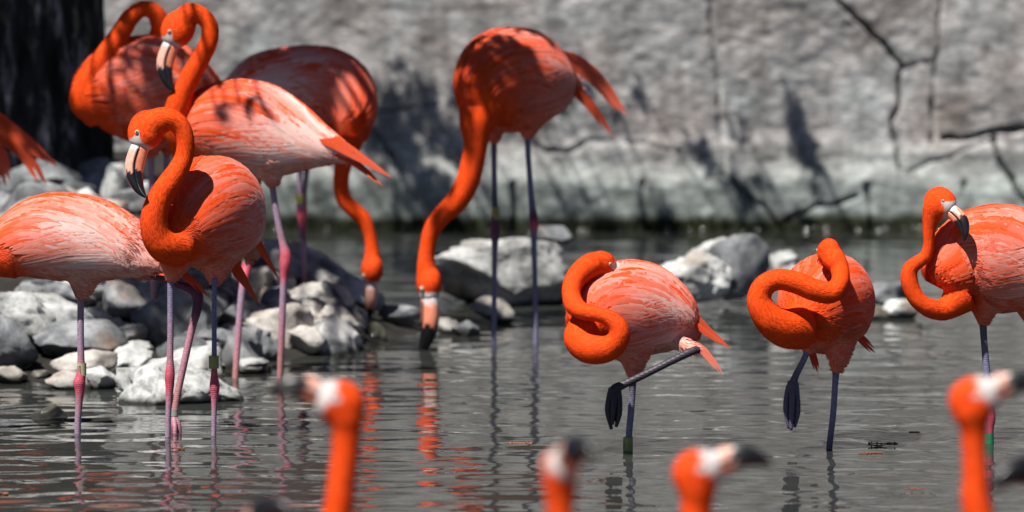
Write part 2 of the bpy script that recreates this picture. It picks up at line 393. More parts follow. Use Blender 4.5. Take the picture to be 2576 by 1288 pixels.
for k in range(nx - 1):
    F.append((top[k], top[k + 1], nb + k + 1, nb + k)); F.append((nb + k, nb + k + 1, nb + nx + k + 1, nb + nx + k))
wall = empty('rock_wall', (0, WALL_Y, 0))
tag(wall, 'tall grey artificial rock wall with dark cracks behind the pond', 'wall')
mesh_obj('rock_face', V, F, M_WALL, wall, (0, WALL_Y, 0))
mv, mf = [], []
for k in range(2600):                                             # moss fringe along the water line
    x = rng.uniform(-3.2, 3.2); dens = vnoise(np.array([[x * 3, 0, 0]]), 77)[0]
    if rng.uniform(-0.9, 1) > dens + 0.2: continue
    y0 = wall_field(np.array([x]), np.array([0.02]))[0] + WALL_Y + 0.2 if k % 6 == 0 else y0
    h = rng.uniform(0.01, 0.045) * (1 + max(0, dens) * 1.4); b0 = np.array((x, y0 - rng.uniform(0.0, 0.03), rng.uniform(-0.01, 0.05))); wd = rng.uniform(0.004, 0.009)
    tip = b0 + np.array((rng.normal(0, 0.012), -rng.uniform(0, 0.03), h)); o = len(mv)
    mv += [b0 - (wd, 0, 0), b0 + (wd, 0, 0), tip]; mf.append((o, o + 1, o + 2))
tag(mesh_obj('moss_fringe', mv, mf, M_MOSS, wall, (0, WALL_Y, 0), smooth=False), None, kind='stuff')

# ------------------------------------------------------------------ tree at left
def make_tree():
    Yt = 21.3; S = F_PX / Yt; base = at(90, 500, Yt); base[2] = 0.25
    t = empty('tree', base); tag(t, 'dark thick tree trunk with furrowed bark at the upper left', 'tree')
    C = catmull([(base[0] - 0.05, Yt, -0.1), (base[0], Yt, 0.5), (base[0] - 0.02, Yt + 0.03, 1.2), (base[0] + 0.02, Yt, 2.2), (base[0] + 0.1, Yt - 0.15, 3.3), (base[0] + 0.25, Yt - 0.4, 4.4), (base[0] + 0.5, Yt - 0.8, 5.6)], 14)
    s = np.linspace(0, 1, len(C)); r = np.interp(s, [0, 0.08, 0.16, 0.3, 0.6, 1], [0.44, 0.37, 0.345, 0.335, 0.27, 0.12])
    T, U, W = par_frames(C); V, F = loft(C, r, r, U, W, 96)
    n = len(C) * 96; cc = np.repeat(C, 96, 0); d = V[:n] - cc; th = np.tile(np.linspace(0, 2 * math.pi, 96, endpoint=False), len(C))
    q = np.column_stack([np.cos(th) * 4, np.sin(th) * 4, cc[:, 2] * 1.1]); k = 0.10 * fbm(q, 4, 61) + 0.06 * np.abs(fbm(q * np.array((2.4, 2.4, 0.8)), 3, 63)) 
    root = np.clip(1 - cc[:, 2] / 0.9, 0, 1) ** 2 * (0.25 * np.cos(th * 5 + 1) + 0.1)
    V[:n] = cc + d * (1 + k + root)[:, None]
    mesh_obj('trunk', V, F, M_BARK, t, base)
    # limbs reach out over the pond; leaf sprays hang from them and shade the wall, the bank and the birds behind
    L = np.array(LDIR)
    def caster(p, h):                                             # the place h metres up that shades p
        p = np.asarray(p, float); return p - L * ((h - p[2]) / -L[2])
    sprays = []
    def shade(u, v, Y, r, n, h=None, flat=1.0):
        sprays.append((caster(at(u, v, Y), h or random.uniform(3.2, 4.4)), r, n, flat))
    W_ = WALL_Y
    for a in SHADE: shade(*a)
    start = C[int(len(C) * 0.62)]
    hubs = [start + np.array(d) for d in ((0.9, -1.6, 0.5), (1.9, -1.2, 0.7), (0.3, -2.9, 0.4), (3.0, -1.0, 0.8), (4.0, -1.8, 0.6))]
    for hb in hubs:
        P = catmull([start, (start + hb) / 2 + np.array((0, 0, 0.25)), hb], 8); V, F = tube(P, np.linspace(0.11, 0.035, len(P)), 10)
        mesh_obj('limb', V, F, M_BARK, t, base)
    lv, lf, tv, tf = [], [], [], []
    for c, r, n, fl in sprays:
        hb = hubs[int(np.argmin([np.linalg.norm(c - h) for h in hubs]))]
        P = catmull([hb, (hb + c) / 2 + np.array((0, 0, 0.12)), c], 5); v, f = tube(P, np.linspace(0.018, 0.005, len(P)), 6)
        o = len(tv); tv += v.tolist(); tf += [tuple(i + o for i in q) for q in f]
        for k in range(n):
            d = rng.normal(0, 1, 3); d /= np.linalg.norm(d); p = c + d * r * rng.uniform(0, 1) ** 0.5 * np.array((1, 1, fl))
            ax = unit(rng.normal(0, 1, 3) + np.array((0, 0, -0.6))); sd = unit(np.cross(ax, rng.normal(0, 1, 3))); ln = rng.uniform(0.05, 0.085); wd = ln * 0.24
            o = len(lv); lv += [p, p + ax * ln * 0.45 + sd * wd, p + ax * ln, p + ax * ln * 0.45 - sd * wd]; lf.append((o, o + 1, o + 2, o + 3))
    mesh_obj('twigs', tv, tf, M_BARK, t, base)
    tag(mesh_obj('crown', lv, lf, M_LEAF, t, base, smooth=False), None, kind='stuff')
# (u, v, Y of the thing shaded, spray radius, leaves)
SHADE = [
    # wall: dark blotches
    (1940, 105, WALL_Y, 0.07, 60), (1955, 185, WALL_Y, 0.06, 40), (1720, 235, WALL_Y, 0.06, 45), (1650, 470, WALL_Y, 0.07, 60), (1655, 540, WALL_Y, 0.06, 45), (2000, 250, WALL_Y, 0.05, 14),
    (1075, 400, WALL_Y, 0.10, 70), (1060, 500, WALL_Y, 0.12, 90), (1130, 470, WALL_Y, 0.07, 40), (1000, 560, WALL_Y, 0.10, 60), (820, 40, WALL_Y, 0.11, 120), (600, 70, WALL_Y, 0.09, 110), (680, 30, WALL_Y, 0.11, 90), (720, 120, WALL_Y, 0.12, 90), (890, 130, WALL_Y, 0.09, 60), (780, 90, WALL_Y, 0.05, 30),
    (1000, 120, WALL_Y, 0.1, 35), (1250, 40, WALL_Y, 0.10, 110), (1100, 180, WALL_Y, 0.13, 45), (930, 250, WALL_Y, 0.12, 40), (560, 170, WALL_Y, 0.12, 50), (960, 40, WALL_Y, 0.1, 35), (1390, 480, WALL_Y, 0.10, 30), (1510, 500, WALL_Y, 0.08, 20),
    (1800, 130, WALL_Y, 0.06, 16), (1500, 120, WALL_Y, 0.05, 8), (330, 500, WALL_Y, 0.2, 60), (1860, 480, WALL_Y, 0.08, 25), (1980, 430, WALL_Y, 0.06, 14),
    # trunk and bank behind
    (40, 60, 21.0, 0.3, 420), (160, 60, 21.0, 0.3, 190), (60, 220, 21.0, 0.3, 260), (190, 240, 21.0, 0.3, 260), (240, 100, 21.0, 0.25, 300), (250, 300, 21.0, 0.25, 300), (60, 370, 21.0, 0.3, 300), (200, 420, 21.0, 0.2, 200), (-60, 120, 21.0, 0.3, 300), (-60, 320, 21.0, 0.3, 300), (270, 210, 21.0, 0.2, 220), (280, 400, 21.0, 0.15, 120),
    (640, 760, 18.9, 0.14, 120), (860, 830, 18.6, 0.13, 90), (640, 830, 18.4, 0.13, 90),
    (380, 760, 18.6, 0.16, 120),
    (180, 720, 19.0, 0.2, 240), (330, 800, 18.4, 0.16, 170), (430, 740, 18.8, 0.18, 200), (540, 760, 18.7, 0.16, 170), (500, 820, 18.2, 0.1, 70), (640, 690, 19.2, 0.08, 90), (30, 600, 20.2, 0.22, 160), (780, 760, 19.0, 0.12, 120), (890, 770, 18.8, 0.1, 70), (1290, 775, 19.7, 0.16, 160), (1400, 770, 19.8, 0.12, 100),
    (110, 745, 18.0, 0.12, 200), (190, 780, 17.9, 0.12, 200), (300, 800, 17.8, 0.12, 200), (390, 800, 17.9, 0.12, 200), (480, 790, 18.0, 0.12, 180), (560, 810, 18.0, 0.09, 110), (330, 750, 18.3, 0.10, 120), (250, 735, 18.4, 0.12, 150), (650, 800, 18.3, 0.08, 80), (840, 790, 18.5, 0.08, 80), (740, 800, 18.4, 0.06, 50),
    # the grey-looking bird, with streaks of sun between
    (600, 200, 19.0, 0.12, 252), (660, 165, 19.0, 0.10, 192), (760, 140, 19.0, 0.05, 24), (860, 300, 19.0, 0.11, 156), (895, 210, 19.0, 0.08, 102), (820, 330, 19.0, 0.10, 144), (770, 300, 19.0, 0.09, 138), (700, 260, 19.0, 0.06, 72), (725, 200, 19.0, 0.022, 9), (800, 215, 19.0, 0.02, 8), (885, 370, 19.0, 0.07, 96), (860, 440, 19.0, 0.09, 72), (900, 540, 19.0, 0.08, 66), (935, 590, 19.0, 0.05, 13),
    # centre bird, dappled
    (1175, 170, 18.3, 0.05, 40), (1200, 130, 18.3, 0.04, 20), (1330, 105, 18.4, 0.05, 35), (1245, 220, 18.2, 0.045, 27), (1390, 170, 18.5, 0.07, 65), (1185, 290, 18.2, 0.05, 35), (1195, 400, 18.2, 0.04, 22), (1345, 270, 18.3, 0.07, 90), (1290, 150, 18.3, 0.03, 11), (1280, 290, 18.3, 0.06, 55), (1490, 210, 18.6, 0.07, 55), (1110, 548, 18.2, 0.035, 22), (1160, 500, 18.2, 0.018, 6), (1285, 420, 18.4, 0.05, 30), (1245, 560, 18.4, 0.06, 45), (1340, 540, 18.4, 0.05, 30), (1245, 400, 18.4, 0.05, 30), (1280, 240, 18.3, 0.025, 8),
    # bird with its neck arched over its back, and a few leaf spots on the shoulder before it
    (330, 130, 18.0, 0.04, 12), (430, 200, 18.0, 0.05, 16), (290, 110, 18.0, 0.04, 12), (370, 20, 18.0, 0.035, 12), (500, 170, 18.0, 0.05, 18), (350, 110, 18.0, 0.03, 8),
    (535, 265, 17.0, 0.015, 3), (590, 225, 17.0, 0.022, 6), (640, 215, 17.0, 0.02, 5), (480, 30, 17.0, 0.02, 5), (560, 245, 17.0, 0.014, 3)]
for u_, v_, r_ in ((540, 40, .08), (570, 130, .07), (640, 110, .09), (690, 70, .08), (760, 40, .09), (850, 90, .08), (905, 40, .07), (930, 130, .10), (960, 200, .09), (1010, 60, .07), (1050, 150, .09), (1090, 60, .06), (1120, 250, .07), (990, 300, .08), (960, 420, .06), (1040, 350, .07), (1120, 530, .07), (1230, 100, .05), (1270, 20, .08), (1340, 60, .04), (1420, 30, .05), (1560, 60, .035), (1590, 470, .05), (1690, 520, .05), (1480, 470, .06), (1400, 520, .06), (1800, 300, .05), (1830, 380, .06), (1880, 330, .04), (1745, 300, .04), (2000, 320, .03), (1930, 60, .05)):
    SHADE.append((u_, v_, WALL_Y, r_, int(r_ * r_ * 8500)))
make_tree()

# ------------------------------------------------------------------ stones
def rock_mesh(seed, sub=4, cuts=9, rough=0.07, name='stone'):
    r = np.random.default_rng(seed); bm = bmesh.new(); bmesh.ops.create_icosphere(bm, subdivisions=sub, radius=1.0)
    V = np.array([v.co[:] for v in bm.verts]); F = [[v.index for v in f.verts] for f in bm.faces]; bm.free()
    V = V * (1 + 0.18 * fbm(V * 0.9 + seed, 2, seed))[:, None]; cuts += 7
    for k in range(cuts):
        n = unit(r.normal(0, 1, 3)); d = r.uniform(0.52, 0.84); s = V @ n; V = V - n * (np.maximum(s - d, 0) * 0.97)[:, None]
    V = V + unit(V) * (rough * fbm(V * 2.6 + seed, 4, seed + 9) + 0.02 * fbm(V * 11 + seed, 3, seed + 5))[:, None]
    if sub > 4: V = V - unit(V) * (0.05 * sstep(0.10, 0.0, np.abs(fbm(V * 1.7 + seed * 2, 2, seed + 3))) + 0.02 * sstep(0.10, 0.0, np.abs(fbm(V * 3.6 + seed, 2, seed + 4))))[:, None]
    V /= np.abs(V).max(0)
    me = bpy.data.meshes.new(name); me.from_pydata(V.tolist(), [], F); me.polygons.foreach_set('use_smooth', [True] * len(F)); me.update(); return me
PROTO = [rock_mesh(100 + k, 4, 8 + k % 4) for k in range(9)]
def stone(name, u, v, Y, wpx, hpx, label, mat=None, rot=0.0, tilt=0.0, proto=None, deep=0.8, group=None, sub=None, cat='rock'):
    """a stone whose middle is seen at (u, v), Y metres off, wpx x hpx in the picture"""
    S = F_PX / Y; me = PROTO[proto if proto is not None else random.randrange(9)] if sub is None else rock_mesh(sub, 5, 16, 0.08)
    if mat is not None and me.materials and me.materials[0] != mat or not me.materials:
        me = me.copy() if me.materials else me
        me.materials.clear(); me.materials.append(mat or M_STONE)
    o = bpy.data.objects.new(name, me); col.objects.link(o); o.location = at(u, v, Y)
    o.scale = (wpx / 2 / S, wpx / 2 / S * deep, hpx / 2 / S); o.rotation_euler = (tilt, 0, 0)
    o.rotation_euler = (0, rot, 0)
    return tag(o, label, cat, group)
ST = [ # name, u, v, Y, w, h, label, mat, rot, deep, proto/sub
    ('boulder', 430, 985, 16.35, 372, 178, 'large pale triangular boulder in the water below the two left birds', M_STONE, 0.06, 0.55, 501),
    ('boulder', 50, 800, 17.6, 200, 165, 'large grey rounded boulder at the left picture edge under the left bird', M_STONE, 0.25, 0.8, 502),
    ('boulder', 295, 480, 20.6, 105, 150, 'upright pale boulder beside the dark tree trunk', M_STONE, 0.1, 0.8, 3),
    ('boulder', 150, 760, 18.2, 260, 130, 'dark shaded boulder right under the left bird, left of its leg', M_STONE_D, 0.1, 0.6, 4),  # dark stone colour stands in for part of the tree's shade here
    ('boulder', 300, 735, 18.8, 260, 120, 'pale slanting slab behind the left bird, right of its standing leg', M_STONE, -0.35, 0.6, 503),
    ('stone', 232, 856, 17.6, 165, 96, 'pale stone beside the standing leg of the left bird', M_STONE, 0.2, 0.8, 6),
    ('stone', 38, 905, 17.3, 125, 80, 'whitish stone at left edge under the large boulder', M_STONE, 0.1, 0.8, 7),
    ('stone', 30, 950, 17.0, 130, 66, 'tan flat stone at left edge by the water line', M_STONE_B, 0.0, 0.8, 8),
    ('stone', 205, 915, 17.0, 190, 92, 'tan mottled stone right behind the left bird\'s leg band', M_STONE_B, -0.1, 0.8, 1),
    ('stone', 178, 965, 16.8, 130, 70, 'grey wet stone at the water line left of the leg joint', M_STONE, 0.1, 0.8, 2),
    ('stone', 250, 950, 16.8, 110, 75, 'small grey stone between leg joint and triangular boulder', M_STONE, 0.3, 0.8, 0),
    ('stone', 115, 1062, 15.9, 140, 84, 'dark mossy stone barely breaking the water at left', M_MOSSY, -0.2, 0.6, 5),
    ('stone', 100, 945, 17.1, 60, 30, 'small rusty orange stone among grey ones at the left', M_STONE_B, 0, 0.8, 3),
    ('boulder', 805, 712, 19.3, 410, 150, 'long pale blue-grey slab above the rubble, behind the drooping beak', M_STONE, 0.42, 0.5, 504),
    ('stone', 640, 917, 17.35, 110, 44, 'low pale stone in water between two pink legs', M_STONE, 0.0, 0.8, 4),
    ('stone', 715, 850, 18.0, 60, 70, 'upright pale stone beside the pink leg', M_STONE, 0.2, 0.8, 6),
    ('stone', 690, 775, 18.7, 110, 100, 'grey rounded stone right behind the pink leg', M_STONE, 0.15, 0.8, 7),
    ('stone', 780, 862, 18.0, 150, 90, 'tan stone at the front right of the rubble pile', M_STONE_B, 0.2, 0.8, 8),
    ('stone', 800, 800, 18.5, 80, 110, 'leaning tan stone at the foot of the banded leg', M_STONE_B, 0.5, 0.8, 0),
    ('stone', 870, 805, 18.6, 110, 110, 'dark stone with pale spots left of the drooping beak', M_STONE_D, 0.1, 0.8, 1),
    ('stone', 945, 842, 18.6, 66, 66, 'wet brown stone right under the drooping black beak', M_MOSSY, 0.1, 0.8, 2),
    ('stone', 1000, 790, 19.0, 130, 50, 'low dark stone right of the drooping beak', M_STONE_D, 0.1, 0.8, 3),
    ('stone', 580, 850, 18.0, 110, 90, 'dark grey stone left of the slanting pink leg', M_STONE_D, 0.1, 0.8, 5),
    ('stone', 450, 820, 18.0, 130, 90, 'grey stone between the front bird\'s two legs', M_STONE, -0.1, 0.8, 6),
    ('stone', 500, 880, 17.5, 120, 60, 'flat grey stone right of the bent dark leg', M_STONE, 0.1, 0.8, 7),
    ('stone', 355, 880, 17.6, 90, 60, 'small pale stone left of the thin reddish leg', M_STONE, 0.1, 0.8, 4),
    ('boulder', 1282, 685, 20.2, 470, 262, 'largest pale pitted boulder behind the centre bird\'s legs', M_STONE, 0.1, 0.6, 505),
    ('stone', 1390, 592, 20.6, 125, 55, 'flat dark slab lying on the largest boulder', M_STONE_D, 0.1, 0.8, 6),
    ('stone', 1240, 780, 19.4, 130, 72, 'pale lens-shaped stone in the shade of the largest boulder', M_STONE_B, 0.15, 0.7, 2),
    ('stone', 1125, 820, 18.9, 70, 60, 'pale wet stone right of the feeding beak', M_STONE, 0.5, 0.8, 1),
    ('stone', 1175, 830, 18.8, 80, 60, 'dark wet round stone right of the feeding beak', M_STONE_D, 0.2, 0.8, 0),
    ('boulder', 1755, 700, 19.9, 230, 150, 'grey-blue boulder right of the nearer sleeping bird', M_STONE, 0.0, 0.7, 506),
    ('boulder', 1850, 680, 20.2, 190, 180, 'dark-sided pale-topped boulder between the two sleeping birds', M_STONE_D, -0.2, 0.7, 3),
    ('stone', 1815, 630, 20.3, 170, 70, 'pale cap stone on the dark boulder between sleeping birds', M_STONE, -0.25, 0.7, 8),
    ('stone', 1975, 665, 20.4, 110, 90, 'pale pointed stone left of the farther sleeping bird\'s shoulder', M_STONE, -0.2, 0.8, 4),
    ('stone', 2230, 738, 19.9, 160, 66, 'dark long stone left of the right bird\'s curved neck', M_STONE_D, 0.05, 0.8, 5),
    ('stone', 2275, 775, 19.6, 110, 60, 'pale low stone under the right bird\'s curved neck', M_STONE, 0.0, 0.8, 7),
    ('stone', 2200, 790, 19.6, 90, 40, 'black wet stone at the water line right of the sleeping bird', M_MOSSY, 0.0, 0.8, 2)]
for nm, u, v, Y, wd, ht, lb, mt, ro, dp, pr in ST:
    stone(nm, u, v, Y, wd, ht, lb, mt, ro, 0, pr if pr < 100 else None, dp, sub=pr if pr > 100 else None)
ORD = ['leftmost', 'second', 'third', 'fourth', 'fifth', 'sixth', 'seventh', 'eighth', 'ninth', 'tenth', 'eleventh', 'twelfth', '13th', '14th', '15th', '16th', '17th', '18th', '19th', '20th', '21st', '22nd', '23rd', '24th']
def rubble(n, ulo, uhi, ylo, yhi, slo, shi, where, group):
    k = 0; made = {}
    while k < n:
        Y = rng.uniform(ylo, yhi); u = rng.uniform(ulo, uhi); x = (u - 1288) * Y / F_PX; h = float(bank_h(np.array([x]), np.array([Y]))[0])
        if h < -0.10:
            k += 0.2; continue
        s = rng.uniform(slo, shi) * (1.35 if rng.uniform() < 0.2 else 1.0); ki = int(rng.integers(0, len(PROTO_M)))
        o = bpy.data.objects.new('cobble', PROTO_M[ki]); col.objects.link(o); o.location = (x, Y, h + s * 0.3)
        o.scale = (s * rng.uniform(0.8, 1.35), s, s * rng.uniform(0.55, 0.9)); o.rotation_euler = (rng.uniform(-0.5, 0.5), rng.uniform(-0.5, 0.5), rng.uniform(0, 6.28))
        made.setdefault(('pale grey', 'dark grey', 'tan', 'dark grey', 'dark grey')[ki % 5], []).append((u, o)); k += 1
    for cn, lst in made.items():
        for r_, (u, o) in enumerate(sorted(lst, key=lambda q: q[0])):
            rank = ORD[r_] if r_ < len(ORD) else '%dth' % (r_ + 1)
            tag(o, '%s %s cobble from the left %s' % (rank, cn, where) if r_ else 'leftmost %s cobble %s' % (cn, where), 'rock', group)
PROTO_M = []
for k in range(9):
    me = PROTO[k].copy(); me.materials.clear(); me.materials.append([M_STONE, M_STONE_D, M_STONE_B, M_STONE_D, M_STONE_D][k % 5]); PROTO_M.append(me)
rubble(64, -60, 640, 17.2, 20.0, 0.07, 0.17, 'in the rubble bank behind the front birds', 'cobbles of the left bank')
rubble(48, 540, 880, 17.75, 18.9, 0.045, 0.11, 'in the rubble spit under the drooping beak', 'cobbles of the rubble spit')
rubble(12, -60, 360, 20.4, 21.6, 0.08, 0.2, 'at the foot of the dark tree trunk', 'rocks at the trunk foot')
# added glossy discs along the wall foot, turned to mirror the sun into camera
m, t_, b_, _o = newmat('glint_disc'); b_.inputs['Base Color'].default_value = (0.05, 0.05, 0.045, 1); b_.inputs['Roughness'].default_value = 0.10
M_GLINT = m
tn = N(t_, 'ShaderNodeTexNoise', Scale=40.0); rr_ = ramp(t_, tn.outputs[0], [(0.3, (0.03, 0.03, 0.026)), (0.7, (0.09, 0.088, 0.08))]); t_.links.new(rr_.outputs[0], b_.inputs['Base Color'])
bm = bmesh.new(); bmesh.ops.create_icosphere(bm, subdivisions=3, radius=1.0); PEB = bpy.data.meshes.new('glint_disc'); bm.to_mesh(PEB); bm.free(); PEB.polygons.foreach_set('use_smooth', [True] * len(PEB.polygons)); PEB.materials.append(M_GLINT)
GLINT_U = [640, 690, 820, 1012, 1150, 1232, 1460, 1478, 1560, 1610, 1680, 1712, 1735, 1768, 1838, 1872, 1908, 2030, 2052, 2082, 2110, 2160, 2215, 2232, 2280, 2302, 2318, 2336, 2360, 2480]
def glint(p, r, lab, rank):
    o = bpy.data.objects.new('glint_disc', PEB); col.objects.link(o); o.location = p; o.scale = (r * rng.uniform(0.8, 1.3), r, r * 0.30)
    hv = unit(unit(np.array((0, 0, CAM_H)) - p) - np.array(LDIR)); hv = unit(hv + rng.normal(0, 0.05, 3)); o.rotation_euler = Vector(hv).to_track_quat('Z', 'X').to_euler()
    tag(o, lab, 'glint', 'added glossy discs glinting at the foot of the wall')
for k, u in enumerate(GLINT_U):
    x, _z = wall_xz(u, 576); yw = wall_field(np.array([x]), np.array([0.03]))[0] + WALL_Y + 0.22
    glint(np.array((x, yw - 0.04, rng.uniform(0.004, 0.022))), rng.uniform(0.007, 0.015), 'wet glinting pebble at the wall\'s waterline, ' + (('%s from left' % ORD[k]) if 0 < k < len(ORD) else ('leftmost one' if k == 0 else '%dth from left' % (k + 1))), k)
glint(at(940, 842, 18.42), 0.012, 'added pebble just under the drooping black beak', 0)

# ------------------------------------------------------------------ flamingos
ORANGE = np.array((0.88, 0.080, 0.008)); DEEP = np.array((0.70, 0.045, 0.008)); PALE = np.array((0.87, 0.43, 0.345)); WHITE = np.array((0.90, 0.67, 0.62))
LEGC = {'l': (0.36, 0.24, 0.33), 'p': (0.60, 0.10, 0.15), 'b': (0.21, 0.20, 0.32), 'd': (0.045, 0.035, 0.05), 'r': (0.44, 0.20, 0.19), 'm': (0.46, 0.20, 0.26), 'k': (0.16, 0.04, 0.09), 'g': (0.12, 0.10, 0.15)}
ROWW = np.array((0.35, 0.80, 1.0, 0.96, 0.72, 0.06))

def long_feathers(paths, norms, widths, c_base, c_tip, camber=0.12):
    """feathers as narrow curved vanes. paths (n,6,3), norms (n,6,3), widths (n,), colours (n,3)"""
    n = len(paths); T = unit(np.gradient(paths, axis=1)); Sd = unit(np.cross(T, norms))
    hw = widths[:, None] * 0.5 * ROWW[None]
    mid = paths + norms * (hw * camber * 2)[:, :, None]
    V = np.stack([paths - Sd * hw[:, :, None], mid, paths + Sd * hw[:, :, None]], 2)         # n,6,3cols,3
    NN = np.stack([unit(norms - Sd * 0.16), norms, unit(norms + Sd * 0.16)], 2)
    s = np.linspace(0, 1, 6)[None, :, None]; c = c_base[:, None, :] * (1 - s) + c_tip[:, None, :] * s
    edge = np.clip(c * 0.96 + PALE * 0.04, 0, 1); CC = np.stack([edge, c * 0.98, edge], 2)
    V = V.reshape(-1, 3); NN = NN.reshape(-1, 3); CC = CC.reshape(-1, 3)
    base = np.arange(n)[:, None, None] * 18; r = np.arange(5)[None, :, None] * 3; k = np.arange(2)[None, None, :]
    i = base + r + k; F = np.stack([i, i + 1, i + 4, i + 3], -1).reshape(-1, 4)
    return V, F, NN, CC
def small_feathers(p, n, d, L, Wd, lift, c, ctip, off=0.0005):
    sd = unit(np.cross(d, n)); k = len(p)
    def row(x, w_): return p + d * (L * x)[:, None] + n * (off + lift * L * x)[:, None] + sd * (Wd * w_)[:, None]
    V = np.stack([row(np.zeros(k), -0.3), row(np.zeros(k), 0.3), row(0.55 + 0 * L, -0.5), row(0.55 + 0 * L, 0.5), row(1 + 0 * L, 0.0)], 1).reshape(-1, 3)
    cc = np.stack([c, c, c, c, ctip], 1).reshape(-1, 3); nn = np.stack([n, n, unit(n - sd * 0.3), unit(n + sd * 0.3), n], 1).reshape(-1, 3)
    b = np.arange(k) * 5; F = [(x, x + 1, x + 3, x + 2) for x in b.tolist()] + [(x + 2, x + 3, x + 4) for x in b.tolist()]
    return V, F, nn, cc

def flamingo(sp):
    Y0 = sp['Y']; S = F_PX / Y0
    P3 = lambda u, v, dy=0.0: at(u, v, Y0 + dy)
    bu = sp.get('base_u', sp['torso'][len(sp['torso']) // 2][0]); org = P3(bu, 600); org[2] = 0.0
    e = empty('flamingo', org); tag(e, sp['label'], 'flamingo', sp.get('group'))
    pale = sp.get('pale', 0.7); q = sp.get('detail', 1.0)
    # --- skeleton of lofts
    ts = np.array([list(P3(a[0], a[1], a[2])) + [a[3] / S, a[4] / S] for a in sp['torso']]); tc = catmull(ts, 10)
    C, rv, rh = tc[:, :3], np.maximum(tc[:, 3], 0.004), np.maximum(tc[:, 4], 0.004); T, U, W = frames(C)
    parts = [loft(C, rv, rh, U, W, 28)]
    nl = list(sp['neck']) + ([(sp['head'][0], sp['head'][1], sp['head'][2], sp['head'][3] * 0.8)] if 'head' in sp else [])
    nk = np.array([list(P3(a[0], a[1], a[2])) + [a[3] / S] for a in nl]); nc = catmull(nk, 8); parts.append(tube(nc[:, :3], np.maximum(nc[:, 3], 0.006), 18))
    NC, NR = [nc[:, :3]], [nc[:, 3]]
    hd = sp.get('head')
    if hd is not None:
        hc = P3(hd[0], hd[1], hd[2]); hr = hd[3] / S; f = unit(np.array(sp['face'])); th = np.array(sp['throat'], float); th = unit(th - f * (th @ f)); lat = np.cross(f, th)
        bk = sp.get('beak_k', 1.0) * 1.0
        hx = np.array((-0.95, -0.75, -0.35, 0.1, 0.5, 0.85, 1.15)); hrad = np.array((0.25, 0.62, 0.92, 1.0, 0.95, 0.80, 0.6)); bh = bk * sp.get('beak_h', 1.0); hrad[-1] = max(0.45, 0.0330 * bh / hr)
        HC = catmull(np.column_stack([hc + f * (hx * hr)[:, None] - th * (0.04 * hr), hrad * hr]), 4); k = len(HC)
        parts.append(loft(HC[:, :3], HC[:, 3], HC[:, 3] * 0.80, np.tile(-th, (k, 1)), np.tile(lat, (k, 1)), 18))
        NC.append(HC[:, :3]); NR.append(HC[:, 3])
    thc = []
    for th_ in sp.get('thigh', []):
        a = np.array([list(P3(x[0], x[1], x[2])) + [x[3] / S] for x in th_]); a = catmull(a, 6); parts.append(tube(a[:, :3], a[:, 3], 14)); thc.append(a)
    V, F = merge(parts); vox = sp.get('vox', 0.0065)
    me = bpy.data.meshes.new('tmp'); me.from_pydata(V.tolist(), [], F); tmp = bpy.data.objects.new('tmp', me); col.objects.link(tmp)
    m = tmp.modifiers.new('r', 'REMESH'); m.mode = 'VOXEL'; m.voxel_size = vox; m.adaptivity = 0
    m = tmp.modifiers.new('s', 'SMOOTH'); m.factor = 0.5; m.iterations = sp.get('smooth', 6)
    dg = bpy.context.evaluated_depsgraph_get(); ev = tmp.evaluated_get(dg).to_mesh()
    nv = len(ev.vertices); V = np.empty(nv * 3); ev.vertices.foreach_get('co', V); V = V.reshape(-1, 3)
    VN = np.empty(nv * 3); ev.vertices.foreach_get('normal', VN); VN = VN.reshape(-1, 3)
    ev.calc_loop_triangles(); TR = np.empty(len(ev.loop_triangles) * 3, np.int32); ev.loop_triangles.foreach_get('vertices', TR); TR = TR.reshape(-1, 3)
    F = [tuple(p.vertices) for p in ev.polygons]; tmp.evaluated_get(dg).to_mesh_clear(); bpy.data.objects.remove(tmp); bpy.data.meshes.remove(me)
    NCa, NRa = np.vstack(NC), np.concatenate(NR); NT = np.vstack([unit(np.gradient(a, axis=0)) for a in NC]); NT[len(NC[0]):] *= 1.0
    tt = np.linspace(0, 1, len(C))
    def field(p):
        """where on the bird a surface point lies: neck weight, torso place, feather direction, colour"""
        wn = np.zeros(len(p)); tv = np.zeros(len(p)); ph = np.zeros(len(p)); D = np.zeros_like(p); twt = np.zeros(len(p))
        for s0 in range(0, len(p), 4000):
            x = p[s0:s0 + 4000]; sl = slice(s0, s0 + len(x))
            dn = np.linalg.norm(x[:, None] - NCa[None], axis=2) / np.maximum(NRa, 0.01)[None]; jn = dn.argmin(1); dnm = dn.min(1)
            r = x[:, None] - C[None]; a = (r * U[None]).sum(2) / rv[None]; b = (r * W[None]).sum(2) / rh[None]; c_ = (r * T[None]).sum(2) / 0.05
            dt = a * a + b * b + c_ * c_; jt = dt.argmin(1); ii = np.arange(len(x)); dtm = np.sqrt(dt[ii, jt])
            wn[sl] = sstep(0.55, -0.25, dnm - dtm) ; tv[sl] = tt[jt]; ph[sl] = np.arctan2(np.abs(b[ii, jt]), a[ii, jt])
            dtor = T[jt] - 0.25 * U[jt] * np.clip(np.abs(b[ii, jt]), 0, 1)[:, None]
            D[sl] = unit(dtor * (1 - wn[sl])[:, None] - NT[jn] * wn[sl][:, None] + 1e-6)
            for a_ in thc:
                dd = np.linalg.norm(x[:, None] - a_[None, :, :3], axis=2) / a_[None, :, 3]; twt[sl] = np.maximum(twt[sl], sstep(1.7, 1.1, dd.min(1)) * (1 - wn[sl]))
        return wn, tv, ph, D, twt
